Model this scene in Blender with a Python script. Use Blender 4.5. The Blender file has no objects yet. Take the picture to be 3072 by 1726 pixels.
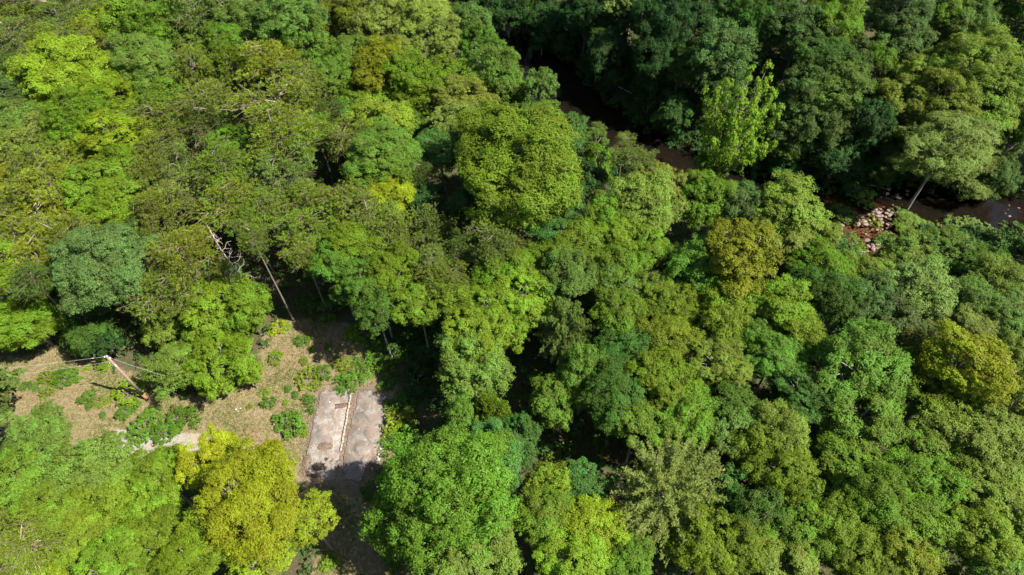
import bpy, math, random
import numpy as np
from mathutils import Matrix, Vector

# ------------------------------------------------------------------ camera, light, exposure
scene = bpy.context.scene
COL = scene.collection
CAM_H, TILT, ROLL, FPX = 70.0, math.radians(37.0), math.radians(2.2), 2047.0     # focal length in photo pixels (3072 wide)
W, H_ = 3072.0, 1726.0
cam_data = bpy.data.cameras.new('camera')
cam = bpy.data.objects.new('camera', cam_data)
COL.objects.link(cam)
cam_data.sensor_width = 36.0
cam_data.lens = 36.0 * FPX / W
cam_data.clip_end = 3000.0
CAM_R = Matrix.Rotation(TILT, 3, 'X') @ Matrix.Rotation(-ROLL, 3, 'Z')
cam.matrix_world = Matrix.Translation((0, 0, CAM_H)) @ CAM_R.to_4x4()
scene.camera = cam

SUN_DIR = Vector((0.92, -0.30, 1.22)).normalized()           # towards the sun
SUN_EL = math.asin(SUN_DIR.z)
SUN_AZ = math.atan2(SUN_DIR.x, SUN_DIR.y)
world = bpy.data.worlds.new('World')
scene.world = world
world.use_nodes = True
wn = world.node_tree
sky = wn.nodes.new('ShaderNodeTexSky')
sky.sky_type = 'NISHITA'
sky.sun_disc = False
sky.sun_elevation = SUN_EL
sky.sun_rotation = SUN_AZ
bg = wn.nodes['Background']
bg.inputs['Strength'].default_value = 0.075
wn.links.new(sky.outputs['Color'], bg.inputs['Color'])
sun_data = bpy.data.lights.new('sun', 'SUN')
sun_data.energy = 4.9
sun_data.angle = math.radians(0.53)
sun_data.color = (1.0, 0.95, 0.88)
sun = bpy.data.objects.new('sun', sun_data)
COL.objects.link(sun)
sun.rotation_euler = SUN_DIR.to_track_quat('Z', 'Y').to_euler()
sun.location = (60, -20, 120)
vs = scene.view_settings
vs.view_transform = 'Standard'
vs.look = 'None'
vs.exposure = 1.65
vs.gamma = 1.0
vs.use_curve_mapping = False
scene.cycles.max_bounces = 6
scene.cycles.transparent_max_bounces = 8
scene.cycles.diffuse_bounces = 3

rng = np.random.default_rng(7)
random.seed(7)
CAM_RN = np.array(CAM_R)
EYE = np.array([0, 0, CAM_H])


def at(x, y, z):
    """The point at height z that stands under photo pixel x, y."""
    d = CAM_RN @ np.array([x - W / 2, H_ / 2 - y, -FPX])
    t = (z - CAM_H) / d[2]
    return EYE + d * t


def depth(p):
    return -float((CAM_RN.T @ (np.asarray(p) - EYE))[2])


def project(p):
    q = CAM_RN.T @ (np.asarray(p) - EYE)
    return W / 2 - FPX * q[0] / q[2], H_ / 2 + FPX * q[1] / q[2]


def smooth(a, b, v):
    t = np.clip((v - a) / (b - a), 0, 1)
    return t * t * (3 - 2 * t)


# ------------------------------------------------------------------ the lie of the land
WATER_Z = -4.0
CREEK = [(1330, -150, 5.0), (1430, 0, 5.2), (1515, 120, 5.2), (1620, 215, 5.4), (1725, 320, 5.8), (1840, 410, 5.8),
         (1970, 485, 5.6), (2100, 545, 5.4), (2250, 590, 5.0), (2420, 610, 4.8), (2560, 650, 5.0), (2720, 625, 5.0),
         (2900, 640, 4.8), (3080, 660, 5.0), (3300, 720, 5.0), (3700, 800, 5.0)]
CR = np.array([list(at(x, y, WATER_Z)[:2]) + [w * 0.88] for x, y, w in CREEK])


def seg_dist(px, py, poly, closed=False):
    """distance to a polyline, the interpolated third column and the side (positive: left of the walking direction)"""
    best = np.full(px.shape, 1e9)
    wid = np.zeros(px.shape)
    side = np.zeros(px.shape)
    n = len(poly)
    for i in range(n if closed else n - 1):
        a, b = poly[i], poly[(i + 1) % n]
        ab = b[:2] - a[:2]
        t = np.clip(((px - a[0]) * ab[0] + (py - a[1]) * ab[1]) / (ab @ ab), 0, 1)
        dx, dy = px - a[0] - t * ab[0], py - a[1] - t * ab[1]
        d = np.hypot(dx, dy)
        m = d < best
        best = np.where(m, d, best)
        if len(a) > 2:
            wid = np.where(m, a[2] + t * (b[2] - a[2]), wid)
        side = np.where(m, np.sign(ab[0] * dy - ab[1] * dx), side)
    return best, wid, side


def inside(px, py, poly):
    r = np.zeros(px.shape, bool)
    n = len(poly)
    for i in range(n):
        x1, y1 = poly[i][:2]
        x2, y2 = poly[(i + 1) % n][:2]
        c = ((y1 > py) != (y2 > py)) & (px < (x2 - x1) * (py - y1) / (y2 - y1 + 1e-12) + x1)
        r ^= c
    return r


def signed(px, py, poly):
    d, _, _ = seg_dist(px, py, poly, True)
    return np.where(inside(px, py, poly), d, -d)


BAR = np.array([at(x, y, -3.9)[:2] for x, y in [(2440, 590), (2560, 600), (2650, 620), (2700, 690), (2660, 770), (2590, 800),
                                               (2520, 770), (2470, 700)]])
_wv = [(rng.uniform(0.02, 0.35), rng.uniform(0, 6.28), rng.uniform(0, 6.28)) for _ in range(14)]


_bw = [(rng.uniform(0.7, 3.2), rng.uniform(0, 6.28), rng.uniform(0, 6.28)) for _ in range(12)]


def bumps(x, y):
    s = np.zeros(x.shape)
    for f, a, p in _wv:
        s += np.sin((x * math.cos(a) + y * math.sin(a)) * f * 2 + p) * 0.06 / (0.2 + f)
    return s * 0.5


def ground(x, y):
    x, y = np.asarray(x, float), np.asarray(y, float)
    d, w, s = seg_dist(x, y, CR)
    e = d - w
    near = smooth(0, 9, e) * 4.6
    far = smooth(0, 7, e) * 5.0 + np.clip(e - 3, 0, 60) * 0.22
    z = -4.75 + np.where(s > 0, far, near)
    z += 0.35 * smooth(-1, 3, e) * bumps(x, y) * np.where(s > 0, 1.0, 0.5)
    b = smooth(-2.5, 1.5, signed(x, y, BAR))
    zb = np.full(x.shape, -4.14)
    for f_, a_, p_ in _bw:
        zb += 0.05 * np.sin((x * math.cos(a_) + y * math.sin(a_)) * f_ + p_)
    return z * (1 - b) + np.minimum(z, zb) * b


GRX, GRY, GRS = -140.0, -30.0, 0.5
_gx, _gy = np.meshgrid(np.arange(GRX, 160, GRS), np.arange(GRY, 220, GRS))
GRID = ground(_gx.ravel(), _gy.ravel()).reshape(_gx.shape)


def ground1(x, y):
    u = min(max((x - GRX) / GRS, 0), GRID.shape[1] - 2)
    v = min(max((y - GRY) / GRS, 0), GRID.shape[0] - 2)
    i, j = int(u), int(v)
    u, v = u - i, v - j
    return float((GRID[j, i] * (1 - u) + GRID[j, i + 1] * u) * (1 - v) + (GRID[j + 1, i] * (1 - u) + GRID[j + 1, i + 1] * u) * v)


def on_ground(x, y, above=0.0):
    z = above
    for _ in range(16):
        p = at(x, y, z)
        z += 0.7 * (ground1(p[0], p[1]) + above - z)
    return at(x, y, z)


# ------------------------------------------------------------------ node helpers
def new_mat(name):
    m = bpy.data.materials.new(name)
    m.use_nodes = True
    nt = m.node_tree
    for n in list(nt.nodes):
        nt.nodes.remove(n)
    out = nt.nodes.new('ShaderNodeOutputMaterial')
    return m, nt, out


class N:
    def __init__(s, nt):
        s.nt = nt

    def node(s, t, **kw):
        n = s.nt.nodes.new(t)
        for k, v in kw.items():
            if k.startswith('_'):
                setattr(n, k[1:], v)
        return n

    def link(s, a, b):
        s.nt.links.new(a, b)

    def put(s, sock, v):
        if hasattr(v, 'is_output'):
            s.link(v, sock)
        elif v is not None:
            if isinstance(v, (tuple, list)) and sock.type == 'RGBA' and len(v) == 3:
                v = (*v, 1)
            sock.default_value = v

    def math(s, op, a, b=None, clamp=False):
        n = s.node('ShaderNodeMath', _operation=op, _use_clamp=clamp)
        s.put(n.inputs[0], a)
        if b is not None:
            s.put(n.inputs[1], b)
        return n.outputs[0]

    def mix(s, f, a, b, blend='MIX'):
        n = s.node('ShaderNodeMix', _data_type='RGBA', _blend_type=blend)
        s.put(n.inputs[0], f)
        s.put(n.inputs[6], a)
        s.put(n.inputs[7], b)
        return n.outputs[2]

    def noise(s, scale, detail=4, rough=0.6, vec=None, dist=0.0):
        n = s.node('ShaderNodeTexNoise')
        n.inputs['Scale'].default_value = scale
        n.inputs['Detail'].default_value = detail
        n.inputs['Roughness'].default_value = rough
        n.inputs['Distortion'].default_value = dist
        if vec is not None:
            s.link(vec, n.inputs['Vector'])
        return n.outputs[0]

    def ramp(s, f, stops):
        n = s.node('ShaderNodeValToRGB')
        cr = n.color_ramp
        while len(cr.elements) < len(stops):
            cr.elements.new(0.5)
        for e, (p, c) in zip(cr.elements, stops):
            e.position = p
            e.color = (*c, 1) if len(c) == 3 else c
        s.link(f, n.inputs[0])
        return n.outputs[0]

    def step(s, f, a, b):
        n = s.node('ShaderNodeMapRange', _clamp=True, _interpolation_type='SMOOTHSTEP')
        s.put(n.inputs[0], f)
        n.inputs[1].default_value = a
        n.inputs[2].default_value = b
        return n.outputs[0]

    def attr(s, name):
        return s.node('ShaderNodeAttribute', _attribute_name=name).outputs['Fac']

    def pos(s):
        return s.node('ShaderNodeNewGeometry').outputs['Position']

    def obj(s):
        return s.node('ShaderNodeTexCoord').outputs['Object']

    def hsv(s, col, h=None, sat=None, v=None):
        n = s.node('ShaderNodeHueSaturation')
        s.put(n.inputs['Color'], col)
        if h is not None:
            s.put(n.inputs['Hue'], h)
        if sat is not None:
            s.put(n.inputs['Saturation'], sat)
        if v is not None:
            s.put(n.inputs['Value'], v)
        return n.outputs[0]

    def principled(s, out, col, rough=0.8, bump=None, dist=0.05, spec=0.3, strength=1.0):
        b = s.node('ShaderNodeBsdfPrincipled')
        s.put(b.inputs['Base Color'], col)
        s.put(b.inputs['Roughness'], rough)
        b.inputs['Specular IOR Level'].default_value = spec
        if bump is not None:
            bn = s.node('ShaderNodeBump')
            bn.inputs['Distance'].default_value = dist
            bn.inputs['Strength'].default_value = strength
            s.link(bump, bn.inputs['Height'])
            s.link(bn.outputs[0], b.inputs['Normal'])
        s.link(b.outputs[0], out.inputs['Surface'])
        return b


# ------------------------------------------------------------------ materials
def foliage_mat(name, trans=0.44, gloss=0.12, rough=0.55, vmin=0.62, vmax=1.32):
    m, nt, out = new_mat(name)
    n = N(nt)
    oi = n.node('ShaderNodeObjectInfo')
    r = n.attr('leaf_random')
    b = n.attr('bough_random')
    col = oi.outputs['Color']
    hue = n.math('ADD', 0.484, n.math('ADD', n.math('MULTIPLY', b, 0.024), n.math('MULTIPLY', r, 0.010)))
    val = n.math('MULTIPLY', n.math('ADD', vmin, n.math('MULTIPLY', r, vmax - vmin)), n.math('ADD', 0.76, n.math('MULTIPLY', b, 0.46)))
    col = n.hsv(col, hue, None, val)
    tint = n.math('MULTIPLY', n.step(n.math('ADD', n.math('MULTIPLY', b, 0.55), n.math('MULTIPLY', r, 0.45)), 0.52, 0.85),
                  n.math('SUBTRACT', 1.0, oi.outputs['Alpha']))
    col = n.mix(tint, col, (0.215, 0.165, 0.010))
    d = n.node('ShaderNodeBsdfPrincipled')
    n.link(col, d.inputs['Base Color'])
    d.inputs['Roughness'].default_value = rough
    d.inputs['Specular IOR Level'].default_value = gloss
    t = n.node('ShaderNodeBsdfTranslucent')
    n.link(n.mix(1.0, col, (1.25, 1.3, 0.55), 'MULTIPLY'), t.inputs['Color'])
    mx = n.node('ShaderNodeMixShader')
    mx.inputs[0].default_value = trans
    n.link(d.outputs[0], mx.inputs[1])
    n.link(t.outputs[0], mx.inputs[2])
    n.link(mx.outputs[0], out.inputs['Surface'])
    return m


def bark_mat(name, a, b, scale=6.0):
    m, nt, out = new_mat(name)
    n = N(nt)
    f = n.noise(scale, 6, 0.7, n.pos())
    n.principled(out, n.ramp(f, [(0.3, a), (0.72, b)]), 0.9, f, 0.02)
    return m


M_LEAF = foliage_mat('broad_leaves')
M_NEEDLE = foliage_mat('pine_needles', 0.34, 0.12, 0.55, 0.6, 1.3)
M_BARK = bark_mat('grey_bark', (0.085, 0.072, 0.057), (0.24, 0.21, 0.175))
M_PINEBARK = bark_mat('brown_bark', (0.075, 0.057, 0.045), (0.19, 0.150, 0.122))
M_DEAD = bark_mat('bleached_wood', (0.20, 0.155, 0.12), (0.40, 0.34, 0.28), 3.0)
M_BRUSH = bark_mat('dead_brush', (0.15, 0.105, 0.075), (0.32, 0.25, 0.195), 3.0)
M_TWIG = bark_mat('shrub_twigs', (0.06, 0.045, 0.03), (0.14, 0.11, 0.08), 4.0)
M_POLE = bark_mat('weathered_pole', (0.17, 0.12, 0.09), (0.30, 0.24, 0.19), 5.0)
M_POLE_FOOT = bark_mat('rust_stained_wood', (0.16, 0.07, 0.04), (0.30, 0.14, 0.08), 5.0)
M_RUST = bark_mat('rusty_steel', (0.09, 0.045, 0.03), (0.22, 0.11, 0.07), 9.0)
M_WHITE = bark_mat('white_porcelain', (0.70, 0.69, 0.66), (0.82, 0.81, 0.79), 4.0)
M_WIRE = bark_mat('aluminium_wire', (0.30, 0.30, 0.30), (0.42, 0.42, 0.42), 4.0)
M_ROCK = bark_mat('creek_stone', (0.085, 0.065, 0.055), (0.235, 0.185, 0.155), 2.2)
M_PALESTONE = bark_mat('pale_stone', (0.36, 0.33, 0.28), (0.60, 0.57, 0.52), 5.0)
M_BLOCK = bark_mat('mortar_block', (0.20, 0.16, 0.12), (0.36, 0.30, 0.235), 4.0)
M_RUBBLE = bark_mat('dirty_rubble', (0.12, 0.10, 0.085), (0.45, 0.41, 0.36), 3.0)


def ground_mat():
    m, nt, out = new_mat('forest_floor')
    n = N(nt)
    p = n.pos()
    fine = n.noise(7.0, 8, 0.75, p)
    mid = n.noise(1.3, 6, 0.7, p)
    big = n.noise(0.22, 5, 0.6, p)
    litter = n.ramp(fine, [(0.28, (0.030, 0.022, 0.012)), (0.5, (0.070, 0.050, 0.028)), (0.75, (0.13, 0.095, 0.055))])
    litter = n.mix(n.step(mid, 0.44, 0.60), litter, (0.030, 0.058, 0.012))
    speck = n.noise(16.0, 3, 0.8, p)
    dry = n.ramp(fine, [(0.30, (0.070, 0.052, 0.029)), (0.46, (0.165, 0.120, 0.068)), (0.58, (0.235, 0.172, 0.102)), (0.76, (0.36, 0.28, 0.185))])
    dry = n.mix(n.math('MULTIPLY', n.step(speck, 0.55, 0.70), 0.6), dry, (0.085, 0.075, 0.035))
    dry = n.mix(n.math('MULTIPLY', n.step(n.noise(2.6, 5, 0.7, p), 0.46, 0.62), 0.8), dry, (0.095, 0.125, 0.028))
    dry = n.mix(n.math('MULTIPLY', n.step(big, 0.48, 0.68), 0.5), dry, (0.19, 0.125, 0.075))
    edge = n.math('ADD', n.attr('clearing'), n.math('MULTIPLY', n.math('SUBTRACT', mid, 0.5), 1.1))
    col = n.mix(n.step(edge, 0.35, 0.65), litter, dry)
    grav = n.ramp(n.noise(11.0, 6, 0.8, p), [(0.3, (0.12, 0.105, 0.085)), (0.5, (0.23, 0.21, 0.175)), (0.72, (0.36, 0.34, 0.30))])
    grav = n.mix(n.math('MULTIPLY', n.step(mid, 0.45, 0.65), 0.6), grav, (0.27, 0.20, 0.125))
    ge = n.math('ADD', n.attr('gravel'), n.math('MULTIPLY', n.math('SUBTRACT', mid, 0.5), 0.9))
    col = n.mix(n.step(ge, 0.35, 0.7), col, grav)
    pk = n.math('ADD', n.attr('bare_earth'), n.math('MULTIPLY', n.math('SUBTRACT', mid, 0.5), 1.2))
    col = n.mix(n.math('MULTIPLY', n.step(pk, 0.35, 0.75), 0.8), col, n.ramp(fine, [(0.3, (0.105, 0.075, 0.058)), (0.7, (0.23, 0.175, 0.138))]))
    bn = n.noise(0.9, 6, 0.7, p)
    bed = n.mix(n.attr('gravel_bar'), n.ramp(bn, [(0.3, (0.010, 0.009, 0.007)), (0.54, (0.024, 0.020, 0.015)), (0.72, (0.10, 0.080, 0.060))]),
                n.ramp(bn, [(0.3, (0.038, 0.023, 0.014)), (0.5, (0.082, 0.047, 0.028)), (0.68, (0.17, 0.12, 0.08))]))
    col = n.mix(n.attr('creek_bed'), col, bed)
    n.principled(out, col, 0.95, fine, 0.12, 0.15)
    return m


M_GROUND = ground_mat()


def slab_mat(name, dark):
    m, nt, out = new_mat(name)
    n = N(nt)
    p = n.pos()
    a = n.noise(0.75, 8, 0.72, p, 0.8)
    f = n.noise(9.0, 6, 0.75, p)
    base = n.ramp(a, [(0.32, (0.15 * dark, 0.135 * dark, 0.12 * dark)), (0.47, (0.34 * dark, 0.305 * dark, 0.265 * dark)),
                      (0.62, (0.60 * dark, 0.545 * dark, 0.46 * dark))])
    base = n.mix(n.math('MULTIPLY', n.step(n.noise(1.1, 5, 0.7, p), 0.42, 0.62), 0.75), base, (0.17, 0.12, 0.088))
    base = n.mix(0.5, base, n.ramp(f, [(0.25, (0.35, 0.35, 0.35)), (0.75, (0.68, 0.68, 0.68))]), 'OVERLAY')
    v = n.node('ShaderNodeTexVoronoi', _feature='DISTANCE_TO_EDGE')
    v.inputs['Scale'].default_value = 0.28
    n.link(p, v.inputs['Vector'])
    base = n.mix(n.math('MULTIPLY', n.math('LESS_THAN', v.outputs[0], 0.0035), 0.35), base, (0.10, 0.08, 0.06))
    n.principled(out, base, 0.9, f, 0.02, 0.2)
    return m


def water_mat():
    m, nt, out = new_mat('creek_water')
    n = N(nt)
    w = n.noise(2.0, 4, 0.6, n.pos(), 0.4)
    bn = n.node('ShaderNodeBump')
    bn.inputs['Distance'].default_value = 0.04
    bn.inputs['Strength'].default_value = 0.35
    n.link(w, bn.inputs['Height'])
    fr = n.node('ShaderNodeFresnel')
    fr.inputs['IOR'].default_value = 1.33
    n.link(bn.outputs[0], fr.inputs['Normal'])
    tr = n.node('ShaderNodeBsdfTransparent')
    sh = n.attr('shallow')
    n.put(tr.inputs['Color'], n.mix(sh, (0.42, 0.29, 0.19, 1), (0.88, 0.74, 0.60, 1)))
    gl = n.node('ShaderNodeBsdfGlossy')
    gl.inputs['Roughness'].default_value = 0.06
    n.link(bn.outputs[0], gl.inputs['Normal'])
    df = n.node('ShaderNodeBsdfDiffuse')
    df.inputs['Color'].default_value = (0.016, 0.014, 0.010, 1)
    m1 = n.node('ShaderNodeMixShader')
    n.put(m1.inputs[0], n.math('SUBTRACT', 0.30, n.math('MULTIPLY', sh, 0.24)))
    n.link(tr.outputs[0], m1.inputs[1])
    n.link(df.outputs[0], m1.inputs[2])
    m2 = n.node('ShaderNodeMixShader')
    n.link(fr.outputs[0], m2.inputs[0])
    n.link(m1.outputs[0], m2.inputs[1])
    n.link(gl.outputs[0], m2.inputs[2])
    n.link(m2.outputs[0], out.inputs['Surface'])
    return m


# ------------------------------------------------------------------ mesh helpers
def make_mesh(name, verts, faces, mat, attrs=None, smooth_shade=False):
    """faces: int array (n, k) of one size, or a list of such arrays"""
    me = bpy.data.meshes.new(name)
    fl = faces if isinstance(faces, list) else [faces]
    verts = np.asarray(verts, np.float32)
    tot = [np.full(len(f), f.shape[1]) for f in fl if len(f)]
    idx = np.concatenate([np.asarray(f).ravel() for f in fl if len(f)]).astype(np.int32)
    tot = np.concatenate(tot).astype(np.int32)
    me.vertices.add(len(verts))
    me.vertices.foreach_set('co', verts.ravel())
    me.loops.add(len(idx))
    me.loops.foreach_set('vertex_index', idx)
    me.polygons.add(len(tot))
    st = np.concatenate([[0], np.cumsum(tot)[:-1]]).astype(np.int32)
    me.polygons.foreach_set('loop_start', st)
    me.polygons.foreach_set('loop_total', tot)
    if smooth_shade:
        me.polygons.foreach_set('use_smooth', np.ones(len(tot), bool))
    for k, v in (attrs or {}).items():
        a = me.attributes.new(k, 'FLOAT', 'POINT')
        a.data.foreach_set('value', np.asarray(v, np.float32))
    me.materials.append(mat)
    me.update(calc_edges=True)
    return me


class MB:
    """collects tubes, boxes and lumps for one mesh"""

    def __init__(s):
        s.v, s.q, s.t, s.n = [], [], [], 0

    def add(s, v, q=None, t=None):
        if q is not None:
            s.q.append(np.asarray(q) + s.n)
        if t is not None:
            s.t.append(np.asarray(t) + s.n)
        s.v.append(np.asarray(v, float))
        s.n += len(v)

    def tube(s, pts, rad, k=6, cap=True):
        pts = np.asarray(pts, float)
        rad = np.broadcast_to(np.asarray(rad, float), (len(pts),))
        tan = np.gradient(pts, axis=0)
        tan /= np.linalg.norm(tan, axis=1, keepdims=True) + 1e-9
        ref = np.array([0, 0, 1.0]) if abs(tan[0][2]) < 0.8 else np.array([1.0, 0, 0])
        a = np.linspace(0, 2 * math.pi, k, endpoint=False)
        rings = []
        for p, t, r in zip(pts, tan, rad):
            u = np.cross(ref, t)
            u /= np.linalg.norm(u) + 1e-9
            w = np.cross(t, u)
            rings.append(p + r * (np.cos(a)[:, None] * u + np.sin(a)[:, None] * w))
        v = np.concatenate(rings)
        i = np.arange(k)
        j = (i + 1) % k
        q = np.concatenate([np.stack([m * k + i, m * k + j, (m + 1) * k + j, (m + 1) * k + i], 1) for m in range(len(pts) - 1)])
        t = []
        if cap:
            m = (len(pts) - 1) * k
            t = [[m, m + x, m + x + 1] for x in range(1, k - 1)] + [[0, x + 1, x] for x in range(1, k - 1)]
        s.add(v, q, np.array(t) if t else None)

    def box(s, c, size, rot=0.0, jitter=0.0, taper=0.0):
        x, y, z = np.asarray(size) / 2
        b = np.array([[-x, -y, -z], [x, -y, -z], [x, y, -z], [-x, y, -z], [-x, -y, z], [x, -y, z], [x, y, z], [-x, y, z]])
        b[4:, :2] *= 1 - taper
        if jitter:
            b = b + rng.uniform(-jitter, jitter, b.shape)
        cs, sn = math.cos(rot), math.sin(rot)
        b = np.stack([b[:, 0] * cs - b[:, 1] * sn, b[:, 0] * sn + b[:, 1] * cs, b[:, 2]], 1) + np.asarray(c)
        s.add(b, [[0, 3, 2, 1], [4, 5, 6, 7], [0, 1, 5, 4], [1, 2, 6, 5], [2, 3, 7, 6], [3, 0, 4, 7]])

    def mesh(s, name, mat, smooth_shade=False):
        f = []
        if s.q:
            f.append(np.concatenate(s.q))
        if s.t:
            f.append(np.concatenate(s.t))
        return make_mesh(name, np.concatenate(s.v), f, mat, None, smooth_shade)


def link(name, data, parent=None, loc=(0, 0, 0), rot=(0, 0, 0), scale=(1, 1, 1)):
    o = bpy.data.objects.new(name, data)
    COL.objects.link(o)
    o.location, o.rotation_euler, o.scale = loc, rot, scale
    if parent is not None:
        o.parent = parent
    return o


def tag(o, label=None, cat=None, group=None, kind=None):
    for k, v in (('label', label), ('category', cat), ('group', group), ('kind', kind)):
        if v:
            o[k] = v
    return o


def unit(v):
    return v / (np.linalg.norm(v, axis=-1, keepdims=True) + 1e-9)


def leaf_quads(c, nrm, length, width, fold=0.18):
    """one pointed leaf per centre; returns verts (3n,3) and triangles (n,3)"""
    n = len(c)
    nrm = unit(nrm)
    r = unit(rng.normal(size=(n, 3)))
    t = unit(np.cross(nrm, r))
    b = np.cross(nrm, t)
    L = (length * rng.uniform(0.7, 1.3, n))[:, None]
    Wd = (width * rng.uniform(0.75, 1.25, n))[:, None]
    v = np.stack([c - t * L * 0.5 + b * Wd * 0.5, c - t * L * 0.5 - b * Wd * 0.5, c + t * L * 0.6 - nrm * L * fold], 1).reshape(-1, 3)
    return v, np.arange(n * 3).reshape(-1, 3)


def sphere_dirs(n, zmin=-1.0):
    i = np.arange(n) + 0.5
    z = 1 - (1 - zmin) * i / n
    ph = i * 2.399963 + rng.uniform(0, 6.28)
    r = np.sqrt(np.clip(1 - z * z, 0, 1))
    d = np.stack([r * np.cos(ph), r * np.sin(ph), z], 1)
    return unit(d + rng.normal(size=d.shape) * 0.16)


def lobes(d, n=7, amp=0.16):
    m = np.ones(len(d))
    for _ in range(n):
        ax = unit(rng.normal(size=(1, 3)))[0]
        m += amp * rng.uniform(0.4, 1) * np.cos(rng.uniform(2, 5) * np.arccos(np.clip(d @ ax, -1, 1)) + rng.uniform(0, 6.28)) / math.sqrt(n) * 1.4
    return m


def leaf_cloud(bc, br, outward, nsub, nleaf, leaf, squash=0.75, spread=0.26, up=0.55):
    """leaf clusters round bough centres bc (radius br); returns verts, faces, leaf_random, bough_random"""
    nb = len(bc)
    brand = rng.uniform(0, 1, nb)
    d = unit(rng.normal(size=(nb, nsub, 3)) + outward[:, None, :] * 0.8 + np.array([0, 0, 0.6]))
    rr = br[:, None, None] * rng.uniform(0.5, 1.12, (nb, nsub, 1))
    sc = bc[:, None, :] + d * rr * np.array([1, 1, squash])
    g = unit(rng.normal(size=(nb, nsub, nleaf, 3)) + d[:, :, None, :] * 0.5 + np.array([0, 0, 0.5]))
    lv = g * (br[:, None, None, None] * spread * rng.uniform(0.6, 1.7, (nb, nsub, 1, 1))) * rng.uniform(0.35, 1.25, (nb, nsub, nleaf, 1)) * np.array([1, 1, 0.75])
    c = (sc[:, :, None, :] + lv).reshape(-1, 3)
    nr = d[:, :, None, :] * 0.45 + np.array([0, 0, up]) + rng.normal(size=(nb, nsub, nleaf, 3)) * 0.33 + g * 0.75
    nr = nr.reshape(-1, 3)
    v, f = leaf_quads(c, nr, leaf, leaf * 0.72)
    sub = rng.uniform(-0.25, 0.25, (nb, nsub, 1))
    bq = np.clip(np.broadcast_to(brand[:, None, None] + sub, (nb, nsub, nleaf)), 0, 1).reshape(-1)
    lr = rng.uniform(0, 1, len(c))
    return v, f, np.repeat(lr, 3), np.repeat(bq, 3)


def limb(mb, a, b, r0, r1, sag=0.0, wob=0.05, n=5, k=5):
    t = np.linspace(0, 1, n)[:, None]
    a, b = np.asarray(a, float), np.asarray(b, float)
    p = a + (b - a) * t
    L = np.linalg.norm(b - a)
    w = rng.normal(size=(n, 3)) * wob * L
    w[0] = 0
    p = p + w
    p[:, 2] += sag * L * np.sin(t[:, 0] * math.pi)
    mb.tube(p, r0 + (r1 - r0) * t[:, 0], k)
    return p


# every crown is modelled about its own centre with half-width 1 and half-height 1
def broad_crown(R, nb, nsub, nleaf, leaf_m, brad=0.36, split=1.0):
    d = sphere_dirs(nb, -0.62)
    lob = lobes(d)
    rad = rng.uniform(0.52, 0.86, nb) * lob
    bc = d * rad[:, None]
    inner = rng.random(nb) < 0.10
    bc[inner] *= rng.uniform(0.3, 0.7, inner.sum())[:, None]
    m = rng.integers(2, 5)                       # two to four leading stems, each with its own dome
    cen = np.c_[rng.uniform(-0.42, 0.42, (m, 2)), rng.uniform(-0.25, 0.22, m)] * split
    own = np.argmin(((bc[:, None, :] - cen[None]) ** 2).sum(-1), 1)
    bc = bc * 0.90 + cen[own] * 0.34
    d = unit(bc - cen[own] * 0.45)
    br = brad * rng.uniform(0.65, 1.25, nb)
    v, f, lr, b = leaf_cloud(bc, br, d, nsub, nleaf, leaf_m / R)
    crown = make_mesh('crown', v, f, M_LEAF, {'leaf_random': lr, 'bough_random': b})
    mb = MB()
    for i in rng.permutation(nb)[:max(14, nb // 2)]:
        base = np.array([rng.normal() * 0.03, rng.normal() * 0.03, rng.uniform(-1.05, -0.3)])
        p = limb(mb, base, bc[i] * 1.0, 0.10 / R, 0.035 / R, 0.08, 0.05)
        for _ in range(2):
            e = p[3] + unit(rng.normal(size=3) + d[i]) * br[i] * 0.9
            limb(mb, p[3], e, 0.04 / R, 0.018 / R, 0, 0.08, 4, 4)
    return crown, mb.mesh('branches', M_BARK)


def plume_crown(R, nb=24, leaf_m=0.19):
    """long upright shoots, each a plume of leaves"""
    bcs, brs, outs = [], [], []
    mb = MB()
    for i in range(nb):
        a = i * 2.4 + rng.uniform(-0.3, 0.3)
        r = math.sqrt((i + 0.5) / nb) * 1.0
        top = np.array([math.cos(a) * r, math.sin(a) * r, rng.uniform(0.55, 1.1) - 0.75 * r * r])
        foot = np.array([top[0] * 0.25, top[1] * 0.25, -0.9 + rng.uniform(0, 0.35)])
        mb.tube(np.linspace(foot, top, 5), np.linspace(0.10 / R, 0.02 / R, 5), 5)
        m = 7
        for t in np.linspace(0.42, 1.0, m):
            bcs.append(foot + (top - foot) * t + rng.normal(size=3) * 0.03)
            brs.append(0.135 * (1.25 - 0.6 * t))
            outs.append(unit(np.array([math.cos(a) * 0.6, math.sin(a) * 0.6, 0.5])))
    v, f, lr, b = leaf_cloud(np.array(bcs), np.array(brs), np.array(outs), 12, 14, leaf_m * 0.8 / R, 1.0, 0.34)
    b = np.clip(b * 0.5 + 0.25, 0, 1)
    return make_mesh('crown', v, f, M_LEAF, {'leaf_random': lr, 'bough_random': b}), mb.mesh('branches', M_BARK)


def needles(c, axis, length, width):
    """one slim triangle per centre pointing along axis"""
    n = len(c)
    ax = unit(axis)
    s = unit(np.cross(ax, rng.normal(size=(n, 3))))
    L = (length * rng.uniform(0.7, 1.2, n))[:, None]
    v = np.stack([c + s * width, c - s * width, c + ax * L], 1).reshape(-1, 3)
    return v, np.arange(n * 3).reshape(-1, 3)


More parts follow.
